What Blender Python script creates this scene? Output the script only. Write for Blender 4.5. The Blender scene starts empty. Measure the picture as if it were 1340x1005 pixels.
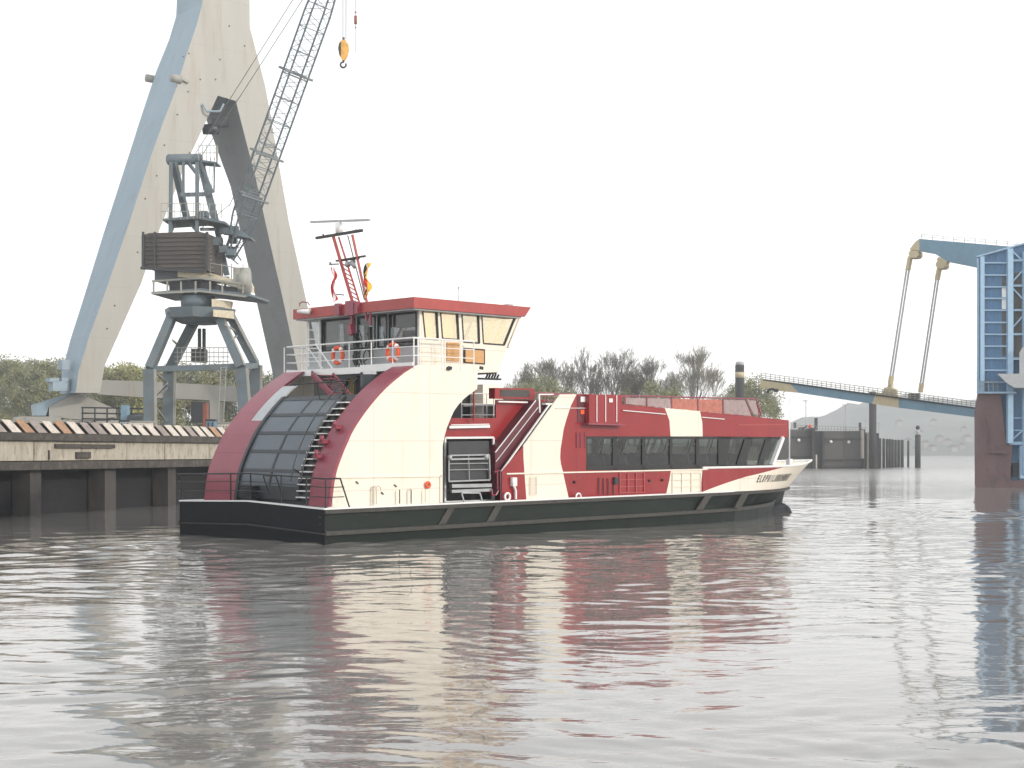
import bpy, bmesh, math, random
import numpy as np
from math import sin, cos, pi, radians, sqrt
from mathutils import Vector as V, Matrix
C = bpy.context.scene
COL = C.collection
random.seed(7)
# ---------------------------------------------------------------- camera, sky, sun, exposure
F, HOR, H = 1900.0, 592.0, 2.78          # focal length in photo pixels, horizon row, eye height (m)
cam_d = bpy.data.cameras.new('camera'); cam = bpy.data.objects.new('camera', cam_d); COL.objects.link(cam)
cam.location = (0, 0, H); cam.rotation_euler = (pi/2, 0, 0)
cam_d.sensor_width = 36.0; cam_d.lens = F/1340*36
cam_d.shift_y = (HOR-502.5)/1340; cam_d.clip_end = 6000; cam_d.clip_start = 0.3
C.camera = cam
C.render.resolution_x = 1024; C.render.resolution_y = 768
C.view_settings.view_transform = 'Standard'; C.view_settings.look = 'None'
C.view_settings.exposure = 0.60; C.view_settings.gamma = 1.0
SUN_EL, SUN_DIR = radians(20), V((0.86, -0.50, 0)).normalized()
w = bpy.data.worlds.new('World'); C.world = w; w.use_nodes = True
nt = w.node_tree; nt.nodes.clear()
out = nt.nodes.new('ShaderNodeOutputWorld'); bg = nt.nodes.new('ShaderNodeBackground'); bg2 = nt.nodes.new('ShaderNodeBackground')
sky = nt.nodes.new('ShaderNodeTexSky'); sky.sky_type = 'NISHITA'; sky.sun_disc = False
sky.sun_elevation = SUN_EL; sky.sun_rotation = math.atan2(SUN_DIR.x, SUN_DIR.y); sky.dust_density = 4; sky.air_density = 1.0
bg.inputs[1].default_value = 0.05
nt.links.new(sky.outputs[0], bg.inputs[0])
# thin overcast veil: a pale, slightly uneven dome laid over the clear sky
tc = nt.nodes.new('ShaderNodeTexCoord'); sx = nt.nodes.new('ShaderNodeSeparateXYZ'); cr = nt.nodes.new('ShaderNodeValToRGB')
nz = nt.nodes.new('ShaderNodeTexNoise'); nz.inputs['Scale'].default_value = 2.2; nz.inputs['Detail'].default_value = 5
mixc = nt.nodes.new('ShaderNodeMix'); mixc.data_type = 'RGBA'; mixc.blend_type = 'MULTIPLY'; mixc.inputs[0].default_value = 1
nr = nt.nodes.new('ShaderNodeMapRange'); nr.inputs[1].default_value = .3; nr.inputs[2].default_value = .7; nr.inputs[3].default_value = .965; nr.inputs[4].default_value = 1.0
nt.links.new(tc.outputs['Generated'], sx.inputs[0]); nt.links.new(sx.outputs['Z'], cr.inputs[0]); nt.links.new(tc.outputs['Generated'], nz.inputs['Vector'])
e = cr.color_ramp.elements; e[0].position = 0.0; e[0].color = (1.75, 1.71, 1.65, 1); e[1].position = .5; e[1].color = (.83, .86, .89, 1)
m_ = e.new(.07); m_.color = (1.36, 1.34, 1.31, 1); m_ = e.new(.22); m_.color = (1.02, 1.03, 1.03, 1)
nt.links.new(cr.outputs[0], mixc.inputs[6]); nt.links.new(nz.outputs['Fac'], nr.inputs[0]); nt.links.new(nr.outputs[0], mixc.inputs[7])
nt.links.new(mixc.outputs[2], bg2.inputs[0]); bg2.inputs[1].default_value = 1.0
mx = nt.nodes.new('ShaderNodeMixShader'); mx.inputs[0].default_value = 0.90
nt.links.new(bg.outputs[0], mx.inputs[1]); nt.links.new(bg2.outputs[0], mx.inputs[2]); nt.links.new(mx.outputs[0], out.inputs[0])
sl = bpy.data.lights.new('sun', 'SUN'); sl.energy = 1.5; sl.angle = radians(3); sl.color = (1, .91, .80)
so = bpy.data.objects.new('sun', sl); COL.objects.link(so)
so.rotation_euler = V((SUN_DIR.x*cos(SUN_EL), SUN_DIR.y*cos(SUN_EL), sin(SUN_EL))).to_track_quat('Z', 'Y').to_euler()

# ---------------------------------------------------------------- materials
def mat(name, col, rough=.5, metal=0.0, var=.12, scale=3.0, bump=0.0, bscale=20, dirt=None, dirt_amt=.4, dscale=(1, 1, 1), spec=.5, seam=None):
    m = bpy.data.materials.new(name); m.use_nodes = True; n = m.node_tree; b = n.nodes['Principled BSDF']
    b.inputs['Roughness'].default_value = rough; b.inputs['Metallic'].default_value = metal
    b.inputs['Specular IOR Level'].default_value = spec
    t = n.nodes.new('ShaderNodeTexCoord'); mp = n.nodes.new('ShaderNodeMapping'); mp.inputs['Scale'].default_value = dscale
    n.links.new(t.outputs['Object'], mp.inputs[0])
    nz = n.nodes.new('ShaderNodeTexNoise'); nz.inputs['Scale'].default_value = scale; nz.inputs['Detail'].default_value = 7; nz.inputs['Roughness'].default_value = .65
    n.links.new(mp.outputs[0], nz.inputs['Vector'])
    r = n.nodes.new('ShaderNodeValToRGB'); n.links.new(nz.outputs['Fac'], r.inputs[0])
    d = tuple(c*(1-var) for c in col); l = tuple(min(1, c*(1+var)) for c in col)
    r.color_ramp.elements[0].position = .3; r.color_ramp.elements[0].color = (*d, 1)
    r.color_ramp.elements[1].position = .7; r.color_ramp.elements[1].color = (*l, 1)
    last = r.outputs[0]
    if dirt:
        nz2 = n.nodes.new('ShaderNodeTexNoise'); nz2.inputs['Scale'].default_value = scale*1.7; nz2.inputs['Detail'].default_value = 9; nz2.inputs['Roughness'].default_value = .7
        n.links.new(mp.outputs[0], nz2.inputs['Vector'])
        rr = n.nodes.new('ShaderNodeMapRange'); rr.inputs[1].default_value = .52; rr.inputs[2].default_value = .68; rr.inputs[4].default_value = dirt_amt
        n.links.new(nz2.outputs['Fac'], rr.inputs[0])
        mxx = n.nodes.new('ShaderNodeMix'); mxx.data_type = 'RGBA'; n.links.new(rr.outputs[0], mxx.inputs[0])
        n.links.new(last, mxx.inputs[6]); mxx.inputs[7].default_value = (*dirt, 1); last = mxx.outputs[2]
    if seam:
        sp_ = n.nodes.new('ShaderNodeSeparateXYZ'); n.links.new(t.outputs['Object'], sp_.inputs[0]); prev = None
        for ax_n, size in seam:
            dv = n.nodes.new('ShaderNodeMath'); dv.operation = 'DIVIDE'; dv.inputs[1].default_value = size; n.links.new(sp_.outputs[ax_n], dv.inputs[0])
            fr_ = n.nodes.new('ShaderNodeMath'); fr_.operation = 'FRACT'; n.links.new(dv.outputs[0], fr_.inputs[0])
            lt = n.nodes.new('ShaderNodeMath'); lt.operation = 'LESS_THAN'; lt.inputs[1].default_value = .035/size; n.links.new(fr_.outputs[0], lt.inputs[0])
            if prev:
                mxn = n.nodes.new('ShaderNodeMath'); mxn.operation = 'MAXIMUM'; n.links.new(prev, mxn.inputs[0]); n.links.new(lt.outputs[0], mxn.inputs[1]); prev = mxn.outputs[0]
            else: prev = lt.outputs[0]
        ms_ = n.nodes.new('ShaderNodeMath'); ms_.operation = 'MULTIPLY'; ms_.inputs[1].default_value = .28; n.links.new(prev, ms_.inputs[0])
        mz = n.nodes.new('ShaderNodeMix'); mz.data_type = 'RGBA'; n.links.new(ms_.outputs[0], mz.inputs[0]); n.links.new(last, mz.inputs[6]); mz.inputs[7].default_value = (*[c*.35 for c in col], 1); last = mz.outputs[2]
    n.links.new(last, b.inputs['Base Color'])
    if bump:
        bz = n.nodes.new('ShaderNodeTexNoise'); bz.inputs['Scale'].default_value = bscale; bz.inputs['Detail'].default_value = 4
        n.links.new(t.outputs['Object'], bz.inputs['Vector'])
        bp = n.nodes.new('ShaderNodeBump'); bp.inputs['Strength'].default_value = bump; bp.inputs['Distance'].default_value = .03
        n.links.new(bz.outputs['Fac'], bp.inputs['Height']); n.links.new(bp.outputs[0], b.inputs['Normal'])
    return m
def glass(name, tint=(.25, .3, .3), gl=.25, rough=.03, gc=(1, 1, 1)):
    m = bpy.data.materials.new(name); m.use_nodes = True; n = m.node_tree; n.nodes.clear()
    o = n.nodes.new('ShaderNodeOutputMaterial'); g = n.nodes.new('ShaderNodeBsdfGlossy'); g.inputs['Roughness'].default_value = rough; g.inputs[0].default_value = (*gc, 1)
    t = n.nodes.new('ShaderNodeBsdfTransparent'); t.inputs[0].default_value = (*tint, 1)
    lw_ = n.nodes.new('ShaderNodeLayerWeight'); lw_.inputs[0].default_value = .5; f = n.nodes.new('ShaderNodeMath'); f.operation = 'POWER'; f.inputs[1].default_value = 4.0; n.links.new(lw_.outputs['Facing'], f.inputs[0])
    a = n.nodes.new('ShaderNodeMath'); a.operation = 'MULTIPLY_ADD'; a.inputs[1].default_value = 1-gl; a.inputs[2].default_value = gl
    mxs = n.nodes.new('ShaderNodeMixShader'); n.links.new(f.outputs[0], a.inputs[0]); n.links.new(a.outputs[0], mxs.inputs[0])
    n.links.new(t.outputs[0], mxs.inputs[1]); n.links.new(g.outputs[0], mxs.inputs[2]); n.links.new(mxs.outputs[0], o.inputs[0]); return m
M = dict(
 cream=mat('cream paint', (.80, .735, .63), .35, var=.03, scale=.9, dirt=(.50, .40, .28), dirt_amt=.22, dscale=(1.4, 1, .22), bump=.12, bscale=1.2, seam=(('X', 2.35), ('Z', 1.55))),
 cream_l=mat('weathered white paint', (.74, .68, .58), .4, var=.05, scale=2, dirt=(.4, .3, .2), dirt_amt=.35, dscale=(1, 1, .3)),
 red=mat('red gloss paint', (.27, .016, .020), .3, var=.10, scale=1.6, dirt=(.17, .03, .03), dirt_amt=.35, dscale=(1.4, 1, .25), bump=.12, bscale=1.2, seam=(('X', 2.35),)),
 maroon=mat('dark red paint', (.26, .050, .075), .35, var=.07, scale=1.3, dirt=(.17, .03, .05), dirt_amt=.35, bump=.12, bscale=1.2, seam=(('Z', 1.35),)),
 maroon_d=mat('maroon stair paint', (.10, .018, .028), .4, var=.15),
 roofred=mat('faded red fascia paint', (.36, .055, .05), .4, var=.12, scale=2.5, dirt=(.30, .08, .06), dirt_amt=.4),
 hull=mat('black hull paint', (.006, .008, .012), .5, spec=.25, var=.25, scale=1.5, dirt=(.022, .022, .024), dirt_amt=.35, dscale=(.5, .5, 2)),
 hullg=mat('green black hull paint', (.007, .014, .012), .5, spec=.25, var=.2, scale=1.5, dirt=(.025, .032, .028), dirt_amt=.4, dscale=(.5, .5, 1.5)),
 rub=mat('worn rubbing strake', (.040, .038, .034), .6, var=.3, scale=4, dirt=(.08, .07, .06), dirt_amt=.5),
 black=mat('black rubber', (.012, .012, .014), .45, var=.2),
 dark=mat('dark grey paint', (.022, .026, .030), .45, var=.2),
 panel=mat('slate shutter panel', (.085, .105, .125), .35, var=.08, scale=2, dirt=(.09, .10, .11), dirt_amt=.4),
 white=mat('white paint', (.78, .78, .77), .4, var=.04, dirt=(.5, .45, .4), dirt_amt=.2),
 greyp=mat('pale grey paint', (.42, .44, .45), .45, var=.06, dirt=(.25, .24, .22), dirt_amt=.3),
 deck=mat('blue grey deck paint', (.34, .37, .42), .6, var=.12, scale=3, dirt=(.2, .2, .2), dirt_amt=.5),
 steel=mat('galvanised steel', (.35, .36, .37), .4, .6, var=.15),
 seat=mat('blue seat cloth', (.05, .07, .12), .8),
 orange=mat('orange buoy plastic', (.75, .10, .03), .5, var=.08),
 canvas_o=mat('orange red canvas', (.42, .15, .11), .7, var=.25, scale=5),
 canvas_g=mat('grey pink canvas', (.33, .25, .25), .7, var=.2, scale=5),
 flag_r=mat('red flag cloth', (.62, .03, .03), .8), flag_y=mat('gold flag cloth', (.85, .50, .05), .8), flag_k=mat('black flag cloth', (.02, .02, .02), .8),
 amber=mat('varnished wood door', (.55, .30, .12), .4, var=.15),
 gold_refl=mat('gold reflection sheet', (.85, .74, .52), .8, var=.05),  # stands in for the sky gold reflected in the side windows
 gwin=glass('saloon glass', (.42, .46, .44), .05),
 gwh=glass('wheelhouse side glass', (.95, .82, .58), .50, gc=(1, .88, .66)), gwa=glass('wheelhouse aft glass', (.34, .36, .37), .06),  # side panes tinted gold in place of the sunlit sky they reflect
 screen=mat('dark display glass', (.05, .045, .04), .15, var=.3),
 gcream=mat('gantry beige paint', (.335, .325, .295), .55, var=.07, scale=.35, dirt=(.24, .19, .13), dirt_amt=.45, dscale=(1.5, 1.5, .18), seam=(('Z', 5.2),)),
 gblue=mat('gantry blue grey paint and shade', (.25, .33, .39), .55, var=.07, scale=.3, dirt=(.19, .20, .2), dirt_amt=.5, dscale=(1, 1, .3), seam=(('Z', 5.2),)),  # blue grey of the boxes; on the leg sides it paints cool shade
 gshade=mat('gantry inner leg shade', (.19, .20, .205), .6, var=.08, scale=.3, dirt=(.12, .11, .10), dirt_amt=.4),  # darker, greyer copy of the beige: shade painted on inner leg faces
 cgrey=mat('crane blue grey paint', (.105, .14, .16), .5, var=.18, scale=.9, dirt=(.16, .10, .06), dirt_amt=.55),
 cgrey_l=mat('crane light edge paint', (.30, .30, .27), .5, var=.15, scale=1, dirt=(.2, .14, .08), dirt_amt=.5),
 ballast=mat('ribbed ballast box', (.075, .064, .056), .7, var=.25, scale=1.2, dirt=(.05, .045, .04), dirt_amt=.6, dscale=(.3, .3, 4)),
 rope=mat('wire rope', (.12, .12, .12), .6),
 ccream=mat('crane cab cream paint', (.55, .49, .36), .5, var=.12, dirt=(.25, .14, .07), dirt_amt=.5),
 yellow=mat('yellow hook paint', (.72, .38, .07), .45, var=.15, dirt=(.2, .1, .03), dirt_amt=.5),
 conc=mat('stained concrete', (.42, .385, .32), .85, var=.28, scale=1.6, bump=.5, bscale=6, dirt=(.12, .085, .055), dirt_amt=.9, dscale=(1.2, 1, .45)),
 conc_d=mat('shade-dark wet concrete pile', (.055, .05, .048), .8, var=.35, scale=1.2, bump=.4, bscale=4, dirt=(.13, .11, .09), dirt_amt=.4, dscale=(1, 1, .3)),  # pile concrete darkened to hold the dim light under the quay
 timber=mat('dark timber beam', (.06, .053, .047), .8, var=.35, scale=2, bump=.5, bscale=12, dirt=(.2, .17, .14), dirt_amt=.5),
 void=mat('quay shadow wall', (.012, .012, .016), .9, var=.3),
 plate_a=mat('pale weathered plank', (.55, .50, .44), .8, var=.15, scale=3, dirt=(.3, .17, .08), dirt_amt=.6),
 plate_b=mat('rusty plank', (.36, .22, .13), .8, var=.25, scale=3, dirt=(.14, .07, .04), dirt_amt=.7),
 plate_c=mat('grey plank', (.28, .24, .22), .8, var=.25, scale=3, dirt=(.1, .07, .05), dirt_amt=.6),
 bblue=mat('bridge blue paint', (.155, .27, .355), .5, var=.07, scale=.5, dirt=(.10, .15, .19), dirt_amt=.4, dscale=(1, 1, .5)),
 bbeige=mat('bridge beige paint', (.52, .44, .28), .5, var=.08, dirt=(.28, .2, .12), dirt_amt=.4),
 clad=mat('blue corrugated cladding', (.16, .29, .45), .5, var=.10, scale=.6, dirt=(.10, .18, .29), dirt_amt=.4, dscale=(1, 1, .3)),
 cladl=mat('light blue frame steel', (.30, .45, .60), .5, var=.08),
 cladg=mat('weathered grey cladding', (.17, .17, .165), .7, var=.2, scale=2, dirt=(.09, .09, .09), dirt_amt=.5, dscale=(1, 1, .3)),
 brown=mat('brown antifouled steel', (.15, .092, .095), .7, var=.15, scale=.7, bump=.3, bscale=3, dirt=(.07, .055, .055), dirt_amt=.7, dscale=(1, 1, .5)),
 sheet=mat('dark sheet steel wall', (.085, .08, .075), .65, var=.15, scale=.6, dirt=(.04, .04, .04), dirt_amt=.6, dscale=(1, 1, .4)),
 pile=mat('tarred timber pile', (.028, .027, .03), .75, var=.4, scale=2, dirt=(.1, .09, .08), dirt_amt=.4, dscale=(1, 1, .3)),
 rusty=mat('rust red steel', (.25, .08, .05), .75, var=.3), bluebox=mat('blue equipment paint', (.16, .27, .36), .55, var=.15),
 bark=mat('grey bark', (.10, .09, .075), .9, var=.3, scale=6), twig=mat('olive twigs', (.20, .19, .16), .9, var=.25, scale=3),
 leaf_a=mat('spring willow leaves', (.26, .265, .13), .8, var=.3, scale=.7), leaf_b=mat('yellow green leaves', (.38, .37, .13), .8, var=.3, scale=.7),
 leaf_c=mat('grey green leaves', (.23, .24, .15), .8, var=.35, scale=.7),
 ground=mat('quay gravel ground', (.16, .15, .13), .95, var=.25, scale=.3, bump=.3, bscale=3),
 hill=mat('wooded far hills', (.19, .21, .19), .95, var=.35, scale=.01),
 wall_w=mat('whitewashed render', (.36, .35, .33), .8), tile=mat('red brown roof tiles', (.12, .09, .08), .8), letters=mat('black lettering', (.02, .02, .02), .5),
)
# ---------------------------------------------------------------- helpers
def cube(v=1): return None
class MB:
    """collects shapes into one mesh; several materials allowed through slots"""
    def __init__(s): s.v = []; s.f = []; s.mi = []; s.mats = []; s.cur = 0; s.sm = []
    def use(s, m):
        if m not in s.mats: s.mats.append(m)
        s.cur = s.mats.index(m); return s
    def add(s, vs, fs, smooth=False):
        o = len(s.v); s.v += [tuple(p) for p in vs]
        for f in fs: s.f.append([i+o for i in f]); s.mi.append(s.cur); s.sm.append(smooth)
        return s
    def hexa(s, p):      # p[0:4] bottom loop, p[4:8] top loop
        return s.add(p, [(0, 3, 2, 1), (4, 5, 6, 7), (0, 1, 5, 4), (1, 2, 6, 5), (2, 3, 7, 6), (3, 0, 4, 7)])
    def box(s, x0, x1, y0, y1, z0, z1):
        return s.hexa([(x0, y0, z0), (x1, y0, z0), (x1, y1, z0), (x0, y1, z0), (x0, y0, z1), (x1, y0, z1), (x1, y1, z1), (x0, y1, z1)])
    def prism(s, poly, d):
        """extrude planar polygon (3d points) by vector d"""
        n = len(poly); d = V(d); a = [V(p) for p in poly]; b = [p+d for p in a]
        return s.add(a+b, [tuple(range(n))[::-1], tuple(range(n, 2*n))]+[(i, (i+1) % n, n+(i+1) % n, n+i) for i in range(n)])
    def tube(s, p, q, r, r2=None, n=6, caps=True, flat=False):
        p = V(p); q = V(q); d = (q-p)
        if d.length < 1e-6: return s
        r2 = r if r2 is None else r2
        z = d.normalized(); x = z.orthogonal().normalized(); y = z.cross(x)
        vs = [p+(x*cos(2*pi*i/n)+y*sin(2*pi*i/n))*r for i in range(n)]+[q+(x*cos(2*pi*i/n)+y*sin(2*pi*i/n))*r2 for i in range(n)]
        fs = [(i, (i+1) % n, n+(i+1) % n, n+i) for i in range(n)]
        if caps: fs += [tuple(range(n))[::-1], tuple(range(n, 2*n))]
        return s.add(vs, fs, n > 6 and not flat)
    def path(s, pts, r, n=6):
        for a, b in zip(pts[:-1], pts[1:]): s.tube(a, b, r, n=n)
        return s
    def bar(s, p, q, wd, ht, up=(0, 0, 1)):
        """rectangular bar between two points"""
        p = V(p); q = V(q); z = (q-p).normalized(); u = V(up)
        if abs(z.dot(u)) > .98: u = V((1, 0, 0))
        x = z.cross(u).normalized()*wd/2; y = x.cross(z).normalized()*ht/2
        return s.hexa([p-x-y, p+x-y, p+x+y, p-x+y, q-x-y, q+x-y, q+x+y, q-x+y])
    def loft(s, rows, smooth=False):
        n = len(rows[0]); vs = [p for r in rows for p in r]
        return s.add(vs, [(i*n+j, i*n+j+1, (i+1)*n+j+1, (i+1)*n+j) for i in range(len(rows)-1) for j in range(n-1)], smooth)
    def sphere(s, c, r, sz=1, n=10):
        rows = []
        for i in range(n//2+1):
            t = pi*i/(n//2); rows.append([(c[0]+r*sin(t)*cos(2*pi*j/n), c[1]+r*sin(t)*sin(2*pi*j/n), c[2]+r*sz*cos(t)) for j in range(n+1)])
        return s.loft(rows, True)
    def torus(s, c, R_, r, ax=V((1, 0, 0)), n=24, m=8, a0=0, a1=2*pi):
        ax = V(ax).normalized(); x = ax.orthogonal().normalized(); y = ax.cross(x); rows = []
        for i in range(n+1):
            t = a0+(a1-a0)*i/n; d = x*cos(t)+y*sin(t)
            rows.append([V(c)+d*(R_+r*cos(2*pi*j/m))+ax*r*sin(2*pi*j/m) for j in range(m+1)])
        return s.loft(rows, True)
    def build(s, name, m=None, parent=None, fix=True):
        me = bpy.data.meshes.new(name); me.from_pydata(s.v, [], s.f)
        if m: s.mats = [m] if not s.mats else s.mats
        for k in s.mats: me.materials.append(k)
        if len(s.mats) > 1: me.polygons.foreach_set('material_index', s.mi)
        me.polygons.foreach_set('use_smooth', s.sm)
        me.validate(); me.update()
        if fix:
            bm = bmesh.new(); bm.from_mesh(me); bmesh.ops.recalc_face_normals(bm, faces=bm.faces); bm.to_mesh(me); bm.free()
        o = bpy.data.objects.new(name, me); COL.objects.link(o)
        if parent: o.parent = parent
        return o
def split_build(mb, name, m, margin=.03, cap=70):
    """build one object per separate piece (islands whose boxes touch count as one piece)"""
    n = len(mb.v); par = list(range(n))
    def find(i):
        while par[i] != i: par[i] = par[par[i]]; i = par[i]
        return i
    for f in mb.f:
        a = find(f[0])
        for i in f[1:]: par[find(i)] = a
    isl = {}
    for i in range(n): isl.setdefault(find(i), []).append(i)
    keys = list(isl); bb = {}
    for k in keys:
        P = [mb.v[i] for i in isl[k]]; bb[k] = [min(p[j] for p in P)-margin for j in range(3)]+[max(p[j] for p in P)+margin for j in range(3)]
    if len(keys) > 900: return [mb.build(name, m)]
    grp = {k: k for k in keys}
    def gf_(k):
        while grp[k] != k: k = grp[k]
        return k
    for i, a in enumerate(keys):
        A_ = bb[a]
        for b in keys[i+1:]:
            B_ = bb[b]
            if A_[0] <= B_[3] and B_[0] <= A_[3] and A_[1] <= B_[4] and B_[1] <= A_[4] and A_[2] <= B_[5] and B_[2] <= A_[5]:
                ga, gb = gf_(a), gf_(b)
                if ga != gb: grp[gb] = ga
    cl = {}
    for k in keys: cl.setdefault(gf_(k), []).append(k)
    if len(cl) == 1 or len(cl) > cap: return [mb.build(name, m)]
    root = [gf_(find(i)) for i in range(n)]; outl = []
    for c in cl:
        s2 = MB(); s2.mats = list(mb.mats); idx = {}
        for i in range(n):
            if root[i] == c: idx[i] = len(s2.v); s2.v.append(mb.v[i])
        for f, mi, sm in zip(mb.f, mb.mi, mb.sm):
            if root[f[0]] == c: s2.f.append([idx[i] for i in f]); s2.mi.append(mi); s2.sm.append(sm)
        outl.append(s2.build(name, m))
    return outl
def tag(o, label, cat=None, group=None, kind=None):
    if label: o['label'] = label
    if cat: o['category'] = cat
    if group: o['group'] = group
    if kind: o['kind'] = kind
    return o
def empty(name, loc=(0, 0, 0), rz=0, label=None, cat=None, group=None):
    o = bpy.data.objects.new(name, None); COL.objects.link(o); o.location = loc; o.rotation_euler = (0, 0, rz)
    o.empty_display_size = .3
    return tag(o, label, cat, group)
def dup(root, loc=None, rz=None, label=None, scale=None):
    r = root.copy(); COL.objects.link(r)
    if loc is not None: r.location = loc
    if rz is not None: r.rotation_euler = (0, 0, rz)
    if label: r['label'] = label
    if scale: r.scale = (scale,)*3
    for ch in list(root.children):
        c = ch.copy(); COL.objects.link(c); c.parent = r
        for g in ch.children:
            d = g.copy(); COL.objects.link(d); d.parent = c
    return r
def at(px, py, Y):            # a photo pixel at depth Y -> world point
    return V(((px-670)/F*Y, Y, H+(HOR-py)/F*Y))
def gx(px, Y): return (px-670)/F*Y
def gz(py, Y): return H+(HOR-py)/F*Y

# ================================================================= WATER, GROUND, HILLS
def water_mat():
    m = bpy.data.materials.new('river water'); m.use_nodes = True; n = m.node_tree; b = n.nodes['Principled BSDF']
    b.inputs['Base Color'].default_value = (.20, .19, .175, 1); b.inputs['Roughness'].default_value = .04; b.inputs['IOR'].default_value = 1.50
    g = n.nodes.new('ShaderNodeNewGeometry'); prev = None
    sy_ = n.nodes.new('ShaderNodeSeparateXYZ'); n.links.new(g.outputs['Position'], sy_.inputs[0]); mr = n.nodes.new('ShaderNodeMapRange')
    mr.inputs[1].default_value = 70; mr.inputs[2].default_value = 260; mr.inputs[3].default_value = .04; mr.inputs[4].default_value = .30
    n.links.new(sy_.outputs['Y'], mr.inputs[0]); n.links.new(mr.outputs[0], b.inputs['Roughness'])   # open, wind-ruffled reach beyond the basin
    def layer(sc, st, dist, det=2, rot=0, prev=None, dis=0.0):
        mp = n.nodes.new('ShaderNodeMapping'); mp.inputs['Scale'].default_value = sc; mp.inputs['Rotation'].default_value = (0, 0, rot)
        n.links.new(g.outputs['Position'], mp.inputs[0])
        z = n.nodes.new('ShaderNodeTexNoise'); z.inputs['Scale'].default_value = 1; z.inputs['Detail'].default_value = det; z.inputs['Roughness'].default_value = .5
        z.inputs['Distortion'].default_value = dis
        n.links.new(mp.outputs[0], z.inputs['Vector'])
        bp = n.nodes.new('ShaderNodeBump'); bp.inputs['Strength'].default_value = st; bp.inputs['Distance'].default_value = dist
        n.links.new(z.outputs['Fac'], bp.inputs['Height'])
        if prev: n.links.new(prev.outputs[0], bp.inputs['Normal'])
        return bp
    prev = layer((1.6, 3.0, 1), 1, .0055, 2, -.1, None, .8)
    prev = layer((5.5, 9.0, 1), 1, .0011, 2, .2, prev, .6)
    n.links.new(prev.outputs[0], b.inputs['Normal'])
    return m
WM = water_mat()
def water_mesh():
    """one sheet to the far bank; fine rows and columns near the camera carry real ripples"""
    rng = np.random.default_rng(5)
    d = [-30, -15, -5, 2, 7, 10]; x = 11.0
    while x < 170: d.append(x); x += max(.075, .0036*x)
    while x < 1700: d.append(x); x *= 1.06
    d.append(1700); d = np.array(d)
    tf = np.linspace(-.43, .43, 560); side = np.array([.5, .6, .75, 1, 1.4, 2, 3, 5, 8, 14])
    t = np.concatenate([-side[::-1], tf, side])
    W = np.maximum(d, 0)+12
    X = np.clip(t[None, :]*W[:, None], -900, 1300); Y = np.repeat(d[:, None], len(t), 1)
    dy = np.maximum(.075, .0036*np.maximum(Y, 10))
    Z = np.zeros_like(X)
    # gusty patches modulate the ripple height
    g_ = np.zeros_like(X)
    for i in range(9):
        a = rng.uniform(0, 2*pi); k = 2*pi/rng.uniform(9, 40); g_ += np.sin(k*(X*cos(a)*.5+Y*sin(a))+rng.uniform(0, 6))
    g_ = np.clip(.85+.22*g_, .30, 1.7)
    wx = X+.5*np.sin(Y*.9+1)+.35*np.sin(X*.7+Y*.33); wy = Y+.4*np.sin(X*.8)+.3*np.sin(X*.31+Y*.5)
    for i in range(90):
        lam = .34*(3.6/.34)**(rng.random()**1.15); a = pi/2+rng.normal(0, .62); k = 2*pi/lam
        slope = .0054*(1.15 if lam < .8 else 1.0 if lam < 1.6 else (1.6/lam)**.8)
        fade = np.clip((lam/(dy*3.2))-.6, 0, 1)
        Z += fade*slope/k*np.sin(k*(wx*cos(a)+wy*sin(a))+rng.uniform(0, 2*pi))
    Z *= g_
    # disturbed water trailing round the ferry's hull
    for (cx, cy, r_, am) in ((17, 66, 5, .05), (20, 64, 6, .04), (-11, 43, 5, .03), (-5, 42, 4, .02)):
        rr = np.hypot(X-cx, Y-cy); Z += am*np.exp(-(rr/r_)**2)*np.sin(rr*3.2)*np.clip(.9/(dy*3), 0, 1)
    Z *= np.clip((260-Y)/120, 0, 1)*np.clip(1.5-np.abs(X)/(.43*np.maximum(W[:, None], 1))*1.0, 0, .5)*2
    n, m = X.shape; co = np.stack([X, Y, Z], -1).reshape(-1, 3).astype(np.float32)
    idx = np.arange(n*m).reshape(n, m); q = np.stack([idx[:-1, :-1], idx[:-1, 1:], idx[1:, 1:], idx[1:, :-1]], -1).reshape(-1, 4).astype(np.int32)
    me = bpy.data.meshes.new('water'); me.vertices.add(len(co)); me.vertices.foreach_set('co', co.ravel())
    me.loops.add(q.size); me.loops.foreach_set('vertex_index', q.ravel()); me.polygons.add(len(q))
    me.polygons.foreach_set('loop_start', np.arange(0, q.size, 4, dtype=np.int32)); me.polygons.foreach_set('loop_total', np.full(len(q), 4, dtype=np.int32))
    me.polygons.foreach_set('use_smooth', np.ones(len(q), dtype=bool)); me.update(calc_edges=True); me.materials.append(WM)
    o = bpy.data.objects.new('water', me); COL.objects.link(o); return o
wtr = water_mesh()
tag(wtr, 'grey brown rippled river water', kind='structure')
QX = lambda Y: -21.0+(Y-62.9)*3.7/13.6       # quay front line
GZ = 3.80
# land behind the quay and behind the lock
land = [(QX(20)-1.2, 20), (QX(170)-1.2, 170), (24, 226), (46, 256), (62.5, 256), (62.0, 300), (30, 420), (-20, 640), (-700, 700), (-400, 20)]
g = MB().prism([(x, y, -1) for x, y in land], (0, 0, GZ+1)).build('ground', M['ground'])
tag(g, 'flat gravelly shipyard ground behind the quay', kind='structure')
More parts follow.
